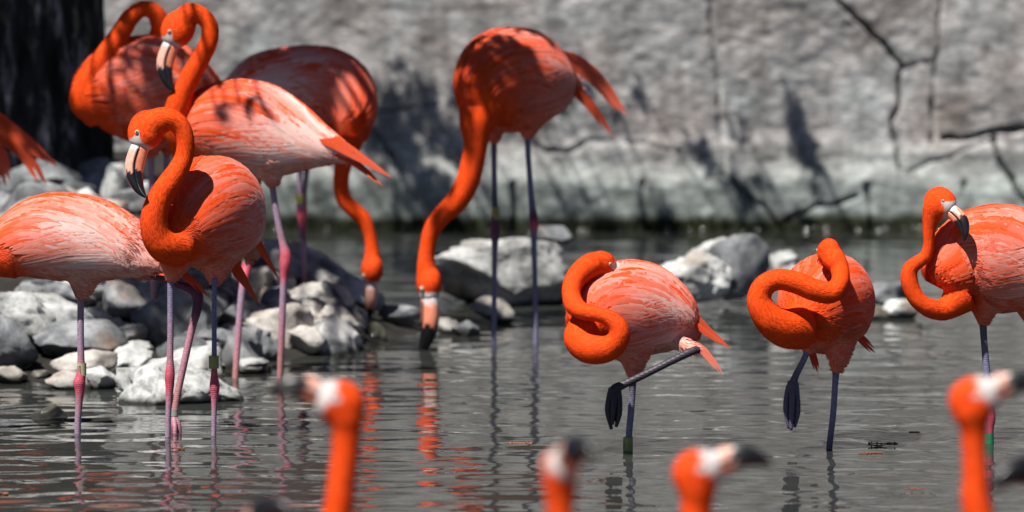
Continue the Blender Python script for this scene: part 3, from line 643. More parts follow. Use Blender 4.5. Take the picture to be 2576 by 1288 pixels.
    def shade_of(p, wn, tv, ph, twt):
        nz = fbm(p * 16, 2, 91) * 0.22 + vnoise(p * 70, 92) * 0.14
        base = np.interp(tv, [0, 0.14, 0.32, 0.6, 1], [0.05, 0.18, 0.62, 0.85, 0.75])
        ang = np.interp(ph, [0, 0.5, 1.1, 1.6, 2.1, 2.7, 3.14], [0.35, 0.4, 0.6, 0.95, 1.0, 0.62, 0.55])
        qv = np.clip((base * ang + nz * np.clip(base * 2, 0.3, 1)) * pale * 1.25, 0, 1); qv = qv * (1 - wn); qv = np.maximum(qv, twt * 0.55 * (0.5 + 0.5 * pale))
        qv = np.clip(qv + wn * 0.05 * (nz + 0.2), 0, 1)
        c = ORANGE * (1 - qv)[:, None] + PALE * qv[:, None]
        dk = np.clip(nz * 1.5, 0, 0.35) * (1 - qv); c = c * (1 - dk)[:, None] + DEEP * dk[:, None]
        if hd is not None:                                            # pale bare skin between eye and beak
            r = p - (hc + f * hr * 1.05); ax = r @ f; up = -(r @ th)
            k = sstep(-0.16 * hr, -0.02 * hr, ax + hr * sp.get('mask', 0.0) + 0.42 * hr * np.exp(-((up / hr - 0.22) / 0.2) ** 2)) * sstep(1.5 * hr, 1.25 * hr, np.linalg.norm(p - (hc + f * hr * 0.55), axis=1)) * wn
            c = c * (1 - k)[:, None] + np.array((0.62, 0.56, 0.54)) * k[:, None]
        return np.clip(c, 0, 1), qv
    wn, tv, ph, D, twt = field(V); cb, qv = shade_of(V, wn, tv, ph, twt)
    mesh_obj('body', V, F, M_BODY, e, org, colr=cb)
    # --- short feathers all over
    A = V[TR]; ar = np.linalg.norm(np.cross(A[:, 1] - A[:, 0], A[:, 2] - A[:, 0]), axis=1) * 0.5
    cnt = int(min(22000, ar.sum() * 42000 * q)); tri = rng.choice(len(TR), cnt, p=ar / ar.sum()); b1 = rng.uniform(0, 1, (cnt, 2)); fl = b1.sum(1) > 1; b1[fl] = 1 - b1[fl]; b0 = 1 - b1.sum(1)
    bc = np.column_stack([b0, b1]); p = (A[tri] * bc[:, :, None]).sum(1); n = unit((VN[TR[tri]] * bc[:, :, None]).sum(1))
    wn, tv, ph, D, twt = field(p)
    if hd is not None:
        far = np.linalg.norm(p - (hc + f * hr * 1.05), axis=1) > 0.75 * hr; p, n, wn, tv, ph, D, twt = (z[far] for z in (p, n, wn, tv, ph, D, twt))
    cf, qv = shade_of(p, wn, tv, ph, twt); cnt = len(p)
    d = unit(D - n * (D * n).sum(1)[:, None] + rng.normal(0, 0.10, (cnt, 3)) * (1 - 0.5 * wn)[:, None]); d = unit(d - n * (d * n).sum(1)[:, None])
    L = (0.0085 * wn + (1 - wn) * np.interp(tv, [0, 0.2, 0.5, 1], [0.02, 0.030, 0.042, 0.045])) * rng.uniform(0.7, 1.3, cnt); L = np.where(twt > 0.3, L * 0.5, L)
    Wd = L * (0.30 * wn + 0.17 * (1 - wn)); lift = 0.05 * wn + 0.06 * (1 - wn)
    jit = rng.uniform(-0.16, 0.16, cnt) * (1 - wn); c1 = np.clip(cf + jit[:, None] * np.array((0.15, 1, 1)) * (0.25 + qv)[:, None], 0.005, 0.95) * (1 + rng.uniform(-0.08, 0.05, cnt) * (1 - 0.5 * wn))[:, None]
    ctip = c1 * (1 - 0.25 * qv)[:, None] + WHITE * (0.25 * qv)[:, None]
    Vs, Fs, Ns, Cs = small_feathers(p, n, d, L, Wd, lift, np.clip(c1, 0, 1), np.clip(ctip, 0, 1))
    tag(mesh_obj('down_feathers', Vs, Fs, M_FEATHER, e, org, colr=Cs, normals=Ns), None, kind='stuff')
    # --- folded wings: rows of long feathers lying back along the trunk
    if sp.get('wings', True):
        def surf(t, phi, k, side):
            j = np.clip(t, 0, 0.999) * (len(C) - 1); i0 = j.astype(int); fr = (j - i0)[..., None]; i1 = np.minimum(i0 + 1, len(C) - 1)
            g = lambda arr: arr[i0] * (1 - fr) + arr[i1] * fr
            g1 = lambda arr: arr[i0] * (1 - fr[..., 0]) + arr[i1] * fr[..., 0]
            cu, sw = np.cos(phi), np.sin(phi) * side; a_, b_ = g1(rv), g1(rh)
            return g(C) + g(U) * (a_ * cu * k)[..., None] + g(W) * (b_ * sw * k)[..., None], unit(g(U) * (cu / np.maximum(a_, .01))[..., None] + g(W) * (sw / np.maximum(b_, .01))[..., None])
        for side in (-1, 1):
            rows = []
            def layer(t0s, phs, Lt, wd, droop, k0, k1, pbase, kind):
                for t0 in t0s:
                    for p0 in phs:
                        rows.append((t0 + rng.normal(0, 0.018), p0 + rng.normal(0, 0.035), Lt * rng.uniform(0.88, 1.12), wd * rng.uniform(0.8, 1.2), droop * rng.uniform(0.88, 1.12), k0, k1, pbase, kind))
            layer(np.arange(0.40, 0.76, 0.06), np.arange(0.06, 1.75, 0.085), 0.36, 0.030, 0.62, 1.01, 1.03, 0.50, 0)   # long back and wing quills
            layer(np.arange(0.18, 0.60, 0.055), np.arange(0.10, 1.65, 0.085), 0.25, 0.027, 0.34, 1.02, 1.04, 0.36, 1)   # coverts
            layer(np.arange(0.10, 0.36, 0.05), np.arange(0.2, 1.6, 0.10), 0.17, 0.017, 0.16, 1.03, 1.045, 0.16, 2)       # shoulder
            layer(np.arange(0.20, 0.64, 0.035), np.arange(1.45, 2.25, 0.055), 0.28, 0.0095, -0.16, 1.03, 1.055, 0.80, 3)  # loose pale flank plumes
            a = np.array([r_[:8] for r_ in rows]); kd = np.array([r_[8] for r_ in rows]); s = np.linspace(0, 1, 6)[None]
            t = a[:, :1] + a[:, 2:3] * s; phv = a[:, 1:2] + a[:, 4:5] * s ** 1.6; kk = a[:, 5:6] + (a[:, 6:7] - a[:, 5:6]) * s + rng.uniform(-0.008, 0.008, (len(a), 1))
            pts, nn = surf(t, phv, kk, side); tipk = np.clip(t[:, -1:] - 0.97, 0, 1)
            dist = np.min(np.linalg.norm(pts[:, 3][:, None] - NCa[None], axis=2) / np.maximum(NRa, 0.01)[None], axis=1); keep = dist > 1.2
            dist0 = np.min(np.linalg.norm(pts[:, 0][:, None] - NCa[None], axis=2) / np.maximum(NRa, 0.01)[None], axis=1); keep &= dist0 > 1.05
            na = len(a); pn = np.column_stack([a[:, 0] * 7, phv[:, 0] * 3.2, np.full(na, side * 5.0 + Y0)])
            tone = 0.46 * fbm(pn, 2, 71) + rng.normal(0, 0.07, na); rare = rng.uniform(0, 1, na); tone = np.where(rare < 0.10, tone - 0.25, np.where(rare > 0.95, tone + 0.15, tone))
            qf = np.clip((a[:, 7] + 0.22 * (phv[:, 0] - 0.7) + tone) * (0.3 + 0.9 * pale), 0, 1)
            q3 = np.clip((0.72 + 0.35 * fbm(pn, 2, 73) + rng.normal(0, 0.07, na)) * (0.25 + 0.75 * pale), 0, 1); qf = np.where(kd == 3, q3, qf)
            fac = sstep(0.10, 0.40, a[:, 0] + rng.normal(0, 0.03, na)); qf = qf * (0.22 + 0.78 * fac)
            PW = PALE * 0.55 + WHITE * 0.45
            c0 = ORANGE * (1 - qf)[:, None] + PW * qf[:, None]; qt = np.clip(qf + rng.normal(0.06, 0.10, na), 0, 1); c1 = ORANGE * (1 - qt)[:, None] + WHITE * qt[:, None]
            Vw, Fw, Nw, Cw = long_feathers(pts[keep], nn[keep], a[keep, 3] * (0.75 + 0.25 / max(0.5, S / 700)), c0[keep], c1[keep])
            o = mesh_obj('wing', Vw, Fw, M_FEATHER, e, org, colr=Cw, normals=Nw); tag(o, None, kind='stuff')
    # --- long quills of wing tips and tail, each a part of its own
    for tp in sp.get('tips', []):
        pl, wpx, k = tp['line'], tp['w'], tp['n'] + 2; spread = tp.get('spread', 0.5)
        L0 = catmull([P3(*x) for x in pl], 5); ix = np.linspace(0, len(L0) - 1, 6).round().astype(int); L0 = L0[ix]
        T0 = unit(L0[-1] - L0[0]); nrm = unit(np.array((0.1, -1, 0.45)) - T0 * (np.array((0.1, -1, 0.45)) @ T0)); sd = np.cross(T0, nrm)
        for j in range(k):
            x = (j / max(1, k - 1) - 0.5) if k > 1 else 0; s = np.linspace(0, 1, 6)[:, None]
            ln = 1 - abs(x) * 0.35 * rng.uniform(0.5, 1.2)
            path = L0[0] + (L0 - L0[0]) * ln + sd * (x * wpx / S * (0.7 + spread * s * 1.2)) + nrm * (0.004 * (j % 2) + 0.003 * j)
            c = ORANGE * rng.uniform(0.75, 1.0) if tp.get('c', 0) == 0 else ORANGE * (1 - tp['c']) + PALE * tp['c']
            Vq, Fq, Nq, Cq = long_feathers(path[None], np.tile(nrm, (1, 6, 1)), np.array([wpx / S * (0.36 if k > 1 else 1.0)]), c[None], (c * 0.85 + PALE * 0.15)[None], 0.25)
            mesh_obj('quill', Vq, Fq, M_FEATHER, e, org, colr=Cq, normals=Nq)
    # --- beak and eyes
    if hd is not None:
        b0 = hc + f * hr * 1.02
        bt = np.array([(-4, 0, 23), (14, 0, 23.5), (28, 0.5, 24), (52, 4, 24), (76, 14, 21), (99, 33, 15), (111, 49, 9), (118, 64, 2)]) / 751.0 * bk; bt[:, 2] *= sp.get('beak_h', 1.0)
        bt = catmull(bt, 5); Cb = b0 + f * bt[:, :1] + th * bt[:, 1:2]; Tb = unit(np.gradient(Cb, axis=0)); Ub = unit(-th - Tb * (Tb @ -th)[:, None]); Wb = np.cross(Tb, Ub)
        s = np.linspace(0, 1, len(Cb)); hgt = bt[:, 2]
        for name in ('upper_mandible', 'lower_mandible'):
            angs = np.linspace(-1.62, 1.62, 15) if name[0] == 'u' else np.linspace(math.pi - 1.40, math.pi + 1.40, 15); kz = 0.03
            split = -0.06 * hgt if name[0] == 'u' else -0.16 * hgt
            Vb, Cc = [], []
            for i in range(len(Cb)):
                for a in angs:
                    zz = math.cos(a) * hgt[i]; zz = max(zz, split[i]) if name[0] == 'u' else min(zz, split[i])
                    Vb.append(Cb[i] + Ub[i] * zz + Wb[i] * math.sin(a) * hgt[i] * 0.72)
                    ed = abs(a) > 1.45 if name[0] == 'u' else abs(a - math.pi) > 1.25
                    jj = s[i] + 0.03 * math.sin(a * 5 + i)
                    pink = np.array((0.76, 0.24, 0.13)) if name[0] == 'l' else np.array(sp.get('bill', (0.74, 0.38, 0.29))); grey = np.array((0.66, 0.62, 0.61))
                    if jj > sp.get('black', 0.54): c = np.array((0.010, 0.010, 0.012))
                    elif ed and s[i] > 0.12: c = np.array((0.02, 0.018, 0.02))
                    else: kk = float(sstep(0.04, 0.20, np.array(jj + (0.10 if name[0] == 'l' else -0.06)))); c = grey * (1 - kk) + pink * kk
                    Cc.append(c)
            ns = len(angs); Fb = [(i * ns + j, i * ns + j + 1, (i + 1) * ns + j + 1, (i + 1) * ns + j) for i in range(len(Cb) - 1) for j in range(ns - 1)]
            Fb += [(i * ns + ns - 1, i * ns, (i + 1) * ns, (i + 1) * ns + ns - 1) for i in range(len(Cb) - 1)]
            mesh_obj(name, Vb, Fb, M_BEAK, e, org, colr=np.array(Cc))
        for sd in (-1, 1):
            ec = hc + f * hr * 0.52 - th * hr * 0.30 + lat * sd * hr * 0.655; bm = bmesh.new(); er = 0.0095 * bk; bmesh.ops.create_uvsphere(bm, u_segments=20, v_segments=14, radius=er)
            Ve = np.array([v.co[:] for v in bm.verts]); Fe = [[v.index for v in x.verts] for x in bm.faces]; bm.free()
            o = unit(lat * sd + f * 0.15); ca = unit(Ve) @ o; ce = np.where(ca[:, None] > 0.90, (0.01, 0.01, 0.01), np.where(ca[:, None] > 0.70, (0.62, 0.56, 0.36), np.where(ca[:, None] > 0.60, (0.08, 0.06, 0.05), (0.45, 0.22, 0.15))))
            mesh_obj('eye', Ve + ec, Fe, M_EYE, e, org, colr=ce)
    # --- legs
    for lg in sp.get('legs', []):
        a = np.array([list(P3(x[0], x[1], x[2])) + [x[3] / S] + list(LEGC[x[4]]) for x in lg['pts']]); a = catmull(a, 7); r = np.maximum(a[:, 3], 0.004)
        Vl, Fl = tube(a[:, :3], r, 14); cl = np.vstack([np.repeat(np.clip(a[:, 4:], 0.01, 1), 14, 0), a[0:1, 4:], a[-1:, 4:]])
        lo = mesh_obj('leg', Vl, Fl, M_LEG, e, org, colr=np.clip(cl, 0.01, 1))
        for bd in lg.get('bands', []):
            c0 = P3(bd[0], bd[1], bd[2]); h, rr = bd[3] / S / 2, bd[4] / S; cc = np.array(bd[5]); prof = [(-h, rr), (h, rr), (h, rr * 0.8), (-h, rr * 0.8)]; ns = 28; Vb, Fb = [], []
            for z, r_ in prof:
                for j in range(ns): an = 2 * math.pi * j / ns; Vb.append(c0 + np.array((math.cos(an) * r_, math.sin(an) * r_, z)))
            for i in range(4):
                for j in range(ns): Fb.append((i * ns + j, i * ns + (j + 1) % ns, ((i + 1) % 4) * ns + (j + 1) % ns, ((i + 1) % 4) * ns + j))
            Vb = np.array(Vb); cb_ = np.tile(cc, (len(Vb), 1)); cb_[2 * ns:] = (0.02, 0.02, 0.02)
            if len(bd) > 6:                                           # dark code mark on the band
                for (x0, x1, z0, z1) in bd[6]:
                    o_ = len(Vb); quad = [c0 + np.array((x * rr, -rr * math.sqrt(1 - (x * 0.95) ** 2) - 0.0006, z * h)) for x, z in ((x0, z0), (x1, z0), (x1, z1), (x0, z1))]
                    Vb = np.vstack([Vb, quad]); Fb.append((o_, o_ + 1, o_ + 2, o_ + 3)); cb_ = np.vstack([cb_, np.tile((0.03, 0.03, 0.02), (4, 1))])
            mesh_obj('leg_band', Vb, Fb, M_BAND, lo, org, smooth=False, colr=cb_)
        if 'toes' in lg:
            pr, cs = [], []; tl = []
            for to in lg['toes']:
                a = np.array([list(P3(x[0], x[1], x[2])) + [x[3] / S] for x in to]); a = catmull(a, 6); tl.append(a); pr.append(tube(a[:, :3], np.maximum(a[:, 3], 0.002), 10))
            for a, b in zip(tl[:-1], tl[1:]):                          # the web between the toes
                k = min(len(a), len(b)); k = int(k * 0.92); bend = np.array((0, 0.004, 0)); Vw = []
                for i in range(k): Vw += [a[i, :3], (a[i, :3] + b[i, :3]) / 2 + bend, b[i, :3], (a[i, :3] + b[i, :3]) / 2 + bend * 1.6]
                Fw = []
                for i in range(k - 1):
                    for j in range(4): Fw.append((i * 4 + j, i * 4 + (j + 1) % 4, i * 4 + 4 + (j + 1) % 4, i * 4 + 4 + j))
                pr.append((np.array(Vw), Fw))
            Vt, Ft = merge(pr); mesh_obj('foot', Vt, Ft, M_LEG, lo, org, colr=np.tile(LEGC[lg.get('toe_c', 'd')], (len(Vt), 1)))
    return e

OLIVE = (0.30, 0.30, 0.08); TAN = (0.42, 0.39, 0.22); GREEN = (0.01, 0.22, 0.10); GREY = (0.30, 0.31, 0.28)
BIRDS = []
def B(**k): BIRDS.append(k)
# left bird, profile, head beyond the left edge
B(label='pale-winged flamingo cut by the left edge, head unseen, one leg stepping', Y=15.37, pale=1.3,
  torso=[(-42, 648, 0, 36, 32), (0, 640, 0, 62, 50), (50, 617, 0, 88, 68), (110, 600, 0, 106, 80), (170, 597, 0, 110, 84), (235, 606, 0, 106, 80), (300, 622, 0, 88, 66), (352, 642, 0, 60, 44), (400, 662, 0, 26, 22)],
  neck=[(30, 640, 0, 62), (-30, 648, 0, 45), (-80, 650, -.02, 36), (-140, 620, -.05, 32), (-170, 550, -.06, 30), (-150, 470, -.06, 28), (-120, 400, -.06, 26), (-110, 330, -.06, 25), (-130, 280, -.06, 26), (-165, 262, -.06, 32)],
  head=(-180, 268, -.06, 38), face=(-0.6, -0.1, -0.75), throat=(0.75, 0, -0.6),
  thigh=[[(212, 660, 0, 62), (208, 715, 0, 34), (204, 752, 0, 14)], [(300, 650, .03, 40), (345, 685, .05, 20), (378, 694, .06, 10)]],
  legs=[dict(pts=[(204, 740, 0, 9, 'l'), (203, 780, 0, 8.5, 'l'), (203, 860, 0, 8.7, 'l'), (204, 915, 0, 9.5, 'm'), (203, 945, 0, 12.5, 'p'), (200, 962, 0, 15.5, 'p'), (201, 982, 0, 12.5, 'p'), (199, 1010, 0, 9.5, 'm'), (196, 1060, 0, 8.3, 'l'), (195, 1130, 0, 8, 'l'), (195, 1210, 0, 8, 'l')],
             bands=[(206, 929, 0, 31, 11.5, TAN, [(-.62, -.5, -.5, .55), (-.3, -.18, -.5, .55), (-.62, -.18, .45, .6), (-.62, -.18, -.6, -.45)])]),
        dict(pts=[(360, 690, .06, 9, 'k'), (400, 698, .06, 9.5, 'k'), (450, 716, .06, 10, 'k'), (482, 727, .06, 13, 'k'), (497, 745, .06, 15, 'k'), (495, 780, .06, 12, 'k'), (482, 830, .06, 9.5, 'm'), (462, 920, .05, 9, 'm'), (445, 1000, .04, 8.5, 'r'), (437, 1050, .03, 8.5, 'm')],
             bands=[(438, 1037, .03, 18, 11, GREY)], toe_c='m', toes=[[(436, 1046, .03, 8), (430, 1075, .02, 7), (426, 1112, .02, 5)], [(437, 1046, .03, 8), (440, 1080, .0, 6), (441, 1115, 0, 5)], [(438, 1046, .03, 8), (449, 1070, .02, 7), (453, 1112, .02, 5)]])],
  tips=[dict(line=[(330, 650, .0), (400, 668, .02), (470, 690, .04), (530, 752, .05)], w=36, n=4, spread=-.4), dict(line=[(300, 640, -.03), (370, 664, 0), (450, 684, .02)], w=34, n=3), dict(line=[(330, 670, -.02), (400, 682, 0), (460, 690, .0)], w=20, n=2)])
# front bird with bent neck and white-faced beak
B(label='sharp front flamingo with looped neck and downturned beak, facing left', Y=15.25, pale=0.95, vox=0.0058,
  torso=[(438, 612, -.10, 44, 44), (462, 588, -.04, 90, 82), (500, 555, .04, 132, 112), (532, 540, .13, 146, 120), (562, 540, .22, 132, 108), (590, 562, .30, 98, 82), (612, 595, .37, 58, 52), (635, 630, .44, 24, 24)],
  neck=[(455, 620, -.08, 52), (418, 618, -.12, 46), (394, 590, -.14, 39), (388, 550, -.15, 35), (398, 510, -.15, 33), (418, 472, -.15, 30), (444, 434, -.14, 27), (463, 395, -.13, 24), (466, 352, -.13, 23), (452, 316, -.13, 25), (424, 300, -.13, 30), (395, 308, -.13, 36)],
  head=(372, 322, -.13, 46), face=(-0.36, -0.22, -0.90), throat=(0.9, -0.15, -0.3), beak_k=1.0,
  thigh=[[(445, 630, .0, 60), (436, 680, .02, 30), (430, 708, .02, 13)], [(545, 640, .10, 60), (542, 690, .08, 30), (540, 718, .08, 11)]],
  legs=[dict(pts=[(430, 690, .02, 9, 'l'), (429, 730, .02, 8.2, 'b'), (429, 830, .02, 8, 'l'), (428, 900, .02, 8.6, 'm'), (428, 930, .02, 11.5, 'p'), (427, 948, .02, 13, 'p'), (427, 972, .02, 11, 'p'), (425, 1010, .02, 8.2, 'm'), (423, 1060, .02, 7.4, 'l'), (421, 1200, .02, 7, 'l')]),
        dict(pts=[(540, 700, .05, 7, 'b'), (539, 740, .05, 6.4, 'b'), (539, 850, .05, 6.4, 'b'), (539, 900, .05, 7, 'b'), (539, 940, .05, 8.5, 'p'), (540, 970, .05, 13, 'p'), (540, 990, .05, 10.5, 'p'), (539, 1020, .05, 7.5, 'm'), (538, 1070, .05, 6.5, 'l'), (536, 1200, .05, 6.5, 'l')], bands=[(538, 911, .05, 32, 13, OLIVE)])],
  tips=[dict(line=[(612, 560, .2), (640, 600, .3), (668, 650, .36), (700, 706, .4)], w=34, n=4, spread=-.45), dict(line=[(580, 640, .25), (592, 680, .3), (615, 712, .33), (652, 768, .36)], w=40, n=4, spread=-.45)])
# second-row bird, profile facing left, head high
B(label='flamingo with head raised highest, beak hanging over the bird behind, pale wing', Y=17.15, pale=1.35,
  torso=[(462, 352, 0, 46, 42), (500, 336, 0, 88, 70), (550, 324, 0, 112, 84), (615, 322, 0, 120, 90), (680, 338, 0, 116, 86), (740, 352, 0, 92, 68), (795, 366, 0, 60, 46), (845, 380, 0, 34, 28), (880, 395, 0, 18, 18)],
  neck=[(490, 360, 0, 50), (455, 340, -.03, 40), (440, 305, -.05, 34), (448, 262, -.06, 30), (470, 210, -.06, 27), (500, 155, -.06, 25), (525, 105, -.06, 23), (527, 65, -.06, 22), (505, 38, -.06, 22), (475, 34, -.06, 27)],
  head=(452, 68, -.06, 43), face=(-0.42, -0.12, -0.9), throat=(0.9, -0.1, -0.3), beak_k=1.03,
  thigh=[[(675, 400, -.03, 58), (682, 445, -.03, 28), (686, 470, -.03, 12)], [(620, 410, .05, 50), (632, 450, .05, 26), (634, 480, .05, 12)]],
  legs=[dict(pts=[(684, 455, -.03, 9, 'b'), (688, 490, -.03, 8, 'l'), (700, 560, -.03, 8.5, 'l'), (711, 610, -.03, 9.5, 'm'), (718, 640, -.03, 14, 'p'), (718, 665, -.03, 15, 'p'), (715, 695, -.03, 10, 'p'), (713, 730, -.03, 9, 'l'), (709, 830, -.03, 9, 'm'), (705, 930, -.03, 8, 'r'), (702, 1010, -.03, 8, 'm')]),
        dict(pts=[(634, 470, .05, 9, 'l'), (632, 560, .05, 8.5, 'l'), (625, 630, .05, 11, 'p'), (621, 668, .05, 13.5, 'p'), (615, 700, .03, 11, 'p'), (608, 740, .02, 9.2, 'l'), (598, 860, .0, 8.6, 'm'), (592, 950, -.02, 8, 'r'), (589, 1020, -.03, 8, 'm')], bands=[(624, 652, .05, 14, 14, GREEN)])],
  tips=[dict(line=[(770, 330, -.03), (840, 358, -.03), (910, 400, -.02), (985, 450, 0)], w=50, n=6, spread=-.45), dict(line=[(790, 365, -.02), (850, 385, -.02), (910, 420, 0), (966, 472, 0)], w=36, n=4, spread=-.45)])
# shaded bird behind, head hanging to the water
B(label='shaded dusky flamingo behind, neck drooping so the beak meets the water', Y=19.0, pale=1.35,
  torso=[(570, 245, .05, 26, 26), (610, 228, .04, 56, 50), (665, 215, .02, 84, 70), (730, 220, .0, 102, 84), (795, 232, -.02, 116, 92), (845, 256, -.04, 112, 86), (875, 300, -.07, 84, 68), (882, 355, -.1, 44, 42)][::-1],
  neck=[(872, 310, -.06, 52), (876, 360, -.08, 36), (864, 410, -.1, 23), (858, 455, -.1, 20), (864, 498, -.1, 20), (888, 526, -.1, 20), (914, 550, -.1, 19), (930, 590, -.1, 16), (936, 630, -.1, 18)],
  head=(936, 672, -.1, 34), face=(-0.02, 0.12, -1), throat=(-.3, 0.9, 0.1), beak_k=1.12,
  thigh=[[(770, 320, 0, 50), (760, 370, 0, 30), (756, 410, 0, 12)], [(810, 320, .06, 50), (790, 370, .08, 26), (776, 400, .09, 11)]],
  legs=[dict(pts=[(756, 400, 0, 8, 'l'), (754, 440, 0, 7, 'l'), (753, 490, 0, 7.5, 'l'), (756, 525, 0, 11, 'k'), (759, 545, 0, 12, 'p'), (761, 580, 0, 8, 'k'), (763, 640, 0, 7.5, 'l'), (765, 740, 0, 7, 'r'), (766, 840, 0, 7, 'g')], bands=[(753, 500, 0, 26, 11, OLIVE)]),
        dict(pts=[(776, 395, .09, 8, 'l'), (766, 480, .12, 7, 'l'), (762, 545, .14, 11, 'p'), (764, 640, .14, 7, 'l'), (768, 840, .14, 7, 'g')])],
  tips=[dict(line=[(620, 240, -.02), (580, 260, 0), (530, 285, .02)], w=40, n=4)])
# upper-left bird arching its neck back
B(label='deep orange flamingo at upper left arching its neck back to preen', Y=18.0, pale=0.16,
  torso=[(198, 262, -.02, 40, 36), (228, 248, -.02, 80, 66), (280, 234, 0, 114, 86), (345, 226, 0, 132, 94), (410, 220, .02, 128, 90), (465, 220, .04, 100, 70), (505, 228, .06, 62, 46), (535, 250, .08, 28, 24)],
  neck=[(240, 262, -.02, 62), (212, 252, -.05, 40), (218, 214, -.06, 34), (242, 172, -.06, 30), (274, 128, -.06, 27), (304, 82, -.05, 25), (330, 42, -.04, 23), (360, 22, -.03, 21), (390, 32, -.02, 22), (404, 62, 0, 26)],
  head=(408, 92, .02, 36), face=(0.1, 0.1, -1), throat=(-0.9, 0, 0), beak_k=0.9,
  thigh=[[(380, 320, 0, 50), (380, 365, 0, 28), (380, 395, 0, 12)], [(420, 320, .05, 46), (420, 360, .05, 24), (420, 390, .05, 12)]],
  legs=[dict(pts=[(380, 385, 0, 8.5, 'l'), (382, 500, 0, 8, 'l'), (384, 600, 0, 9, 'm'), (385, 640, 0, 13, 'p'), (386, 690, 0, 8.5, 'm'), (390, 800, 0, 7.5, 'r'), (395, 900, 0, 7.5, 'r'), (397, 960, 0, 7, 'm')]),
        dict(pts=[(420, 380, .05, 8.5, 'l'), (418, 500, .05, 8, 'l'), (420, 620, .06, 13, 'p'), (424, 680, .06, 8.5, 'm'), (428, 960, .06, 7.5, 'm')])],
  tips=[dict(line=[(500, 200, -.03), (512, 250, 0), (520, 310, .02)], w=40, n=4), dict(line=[(440, 330, -.04), (450, 380, -.02), (462, 420, 0)], w=30, n=3)])
# only tail and wing tips reach in at the left edge
B(label='flamingo beyond the left edge, only its orange tail quills in view', Y=18.7, pale=0.6, base_u=-150,
  torso=[(-330, 330, 0, 40, 36), (-290, 310, 0, 95, 72), (-230, 290, 0, 120, 90), (-160, 290, 0, 118, 88), (-90, 310, 0, 85, 66), (-40, 330, 0, 52, 42), (-10, 345, 0, 26, 24)],
  neck=[(-300, 330, 0, 56), (-345, 330, 0, 40), (-385, 290, 0, 32), (-390, 220, 0, 28), (-360, 150, 0, 26), (-350, 80, 0, 24), (-375, 30, 0, 25)], head=(-400, 25, 0, 38), face=(-.6, -.1, -.75), throat=(.75, 0, -.6),
  thigh=[[(-170, 370, 0, 55), (-170, 430, 0, 26), (-170, 460, 0, 11)], [(-140, 370, .06, 55), (-135, 430, .06, 26), (-135, 460, .06, 11)]],
  legs=[dict(pts=[(-170, 450, 0, 8.5, 'l'), (-168, 620, 0, 9, 'm'), (-168, 650, 0, 14, 'p'), (-168, 690, 0, 9, 'm'), (-170, 990, 0, 8, 'l')]), dict(pts=[(-135, 450, .06, 8.5, 'l'), (-130, 620, .06, 9, 'm'), (-130, 650, .06, 14, 'p'), (-130, 690, .06, 9, 'm'), (-132, 990, .06, 8, 'l')])],
  tips=[dict(line=[(-90, 270, -.03), (-10, 305, 0), (70, 360, .02), (150, 425, .03)], w=56, n=4, spread=-.3), dict(line=[(-60, 330, -.02), (20, 350, -.02), (80, 400, 0), (120, 470, .02)], w=42, n=4, spread=-.2), dict(line=[(-50, 350, -.03), (-5, 400, 0), (14, 470, 0)], w=46, n=3, c=.15)])
# centre bird, feeding
B(label='tall centre flamingo seen from the front, neck bent down, beak in water', Y=18.4, pale=0.48,
  torso=[(1190, 282, -.20, 50, 40), (1212, 240, -.15, 96, 74), (1250, 210, -.07, 124, 110), (1292, 202, .02, 130, 126), (1335, 204, .12, 118, 112), (1376, 208, .21, 88, 84), (1412, 205, .29, 52, 50), (1440, 205, .35, 22, 24)],
  neck=[(1215, 265, -.16, 62), (1200, 310, -.19, 46), (1197, 360, -.20, 31), (1188, 412, -.20, 30), (1174, 462, -.20, 30), (1148, 508, -.20, 28), (1112, 542, -.20, 25), (1086, 580, -.20, 22), (1075, 625, -.20, 20), (1072, 665, -.20, 23)],
  head=(1078, 706, -.20, 38), face=(0.06, -0.12, -1), throat=(-0.5, 0.85, 0), beak_k=1.42, beak_h=1.0, mask=0.12, black=0.46, bill=(0.80, 0.27, 0.16),
  thigh=[[(1250, 290, 0, 46), (1244, 330, 0, 24), (1243, 362, 0, 10)], [(1335, 285, .06, 50), (1328, 325, .06, 26), (1326, 350, .06, 10)]],
  legs=[dict(pts=[(1243, 350, 0, 8, 'g'), (1243, 420, 0, 7, 'b'), (1245, 510, 0, 7.5, 'g'), (1246, 560, 0, 11, 'k'), (1246, 585, 0, 12.5, 'k'), (1245, 610, 0, 9, 'g'), (1244, 660, 0, 7, 'b'), (1243, 780, 0, 6.8, 'b'), (1242, 940, 0, 6.5, 'b')], bands=[(1247, 536, 0, 32, 10.5, OLIVE)]),
        dict(pts=[(1326, 340, .06, 8, 'b'), (1330, 410, .06, 7, 'b'), (1337, 500, .06, 8, 'b'), (1342, 545, .06, 11, 'k'), (1343, 565, .06, 12, 'p'), (1343, 600, .06, 8, 'b'), (1345, 680, .06, 7, 'b'), (1347, 800, .06, 6.8, 'b'), (1349, 940, .06, 6.5, 'b')])],
  tips=[dict(line=[(1400, 140, .1), (1460, 165, .15), (1520, 215, .2), (1576, 292, .22)], w=48, n=5, spread=-.1, c=.12), dict(line=[(1400, 190, .1), (1450, 230, .15), (1500, 280, .18), (1542, 346, .2)], w=34, n=3, spread=-.2)])
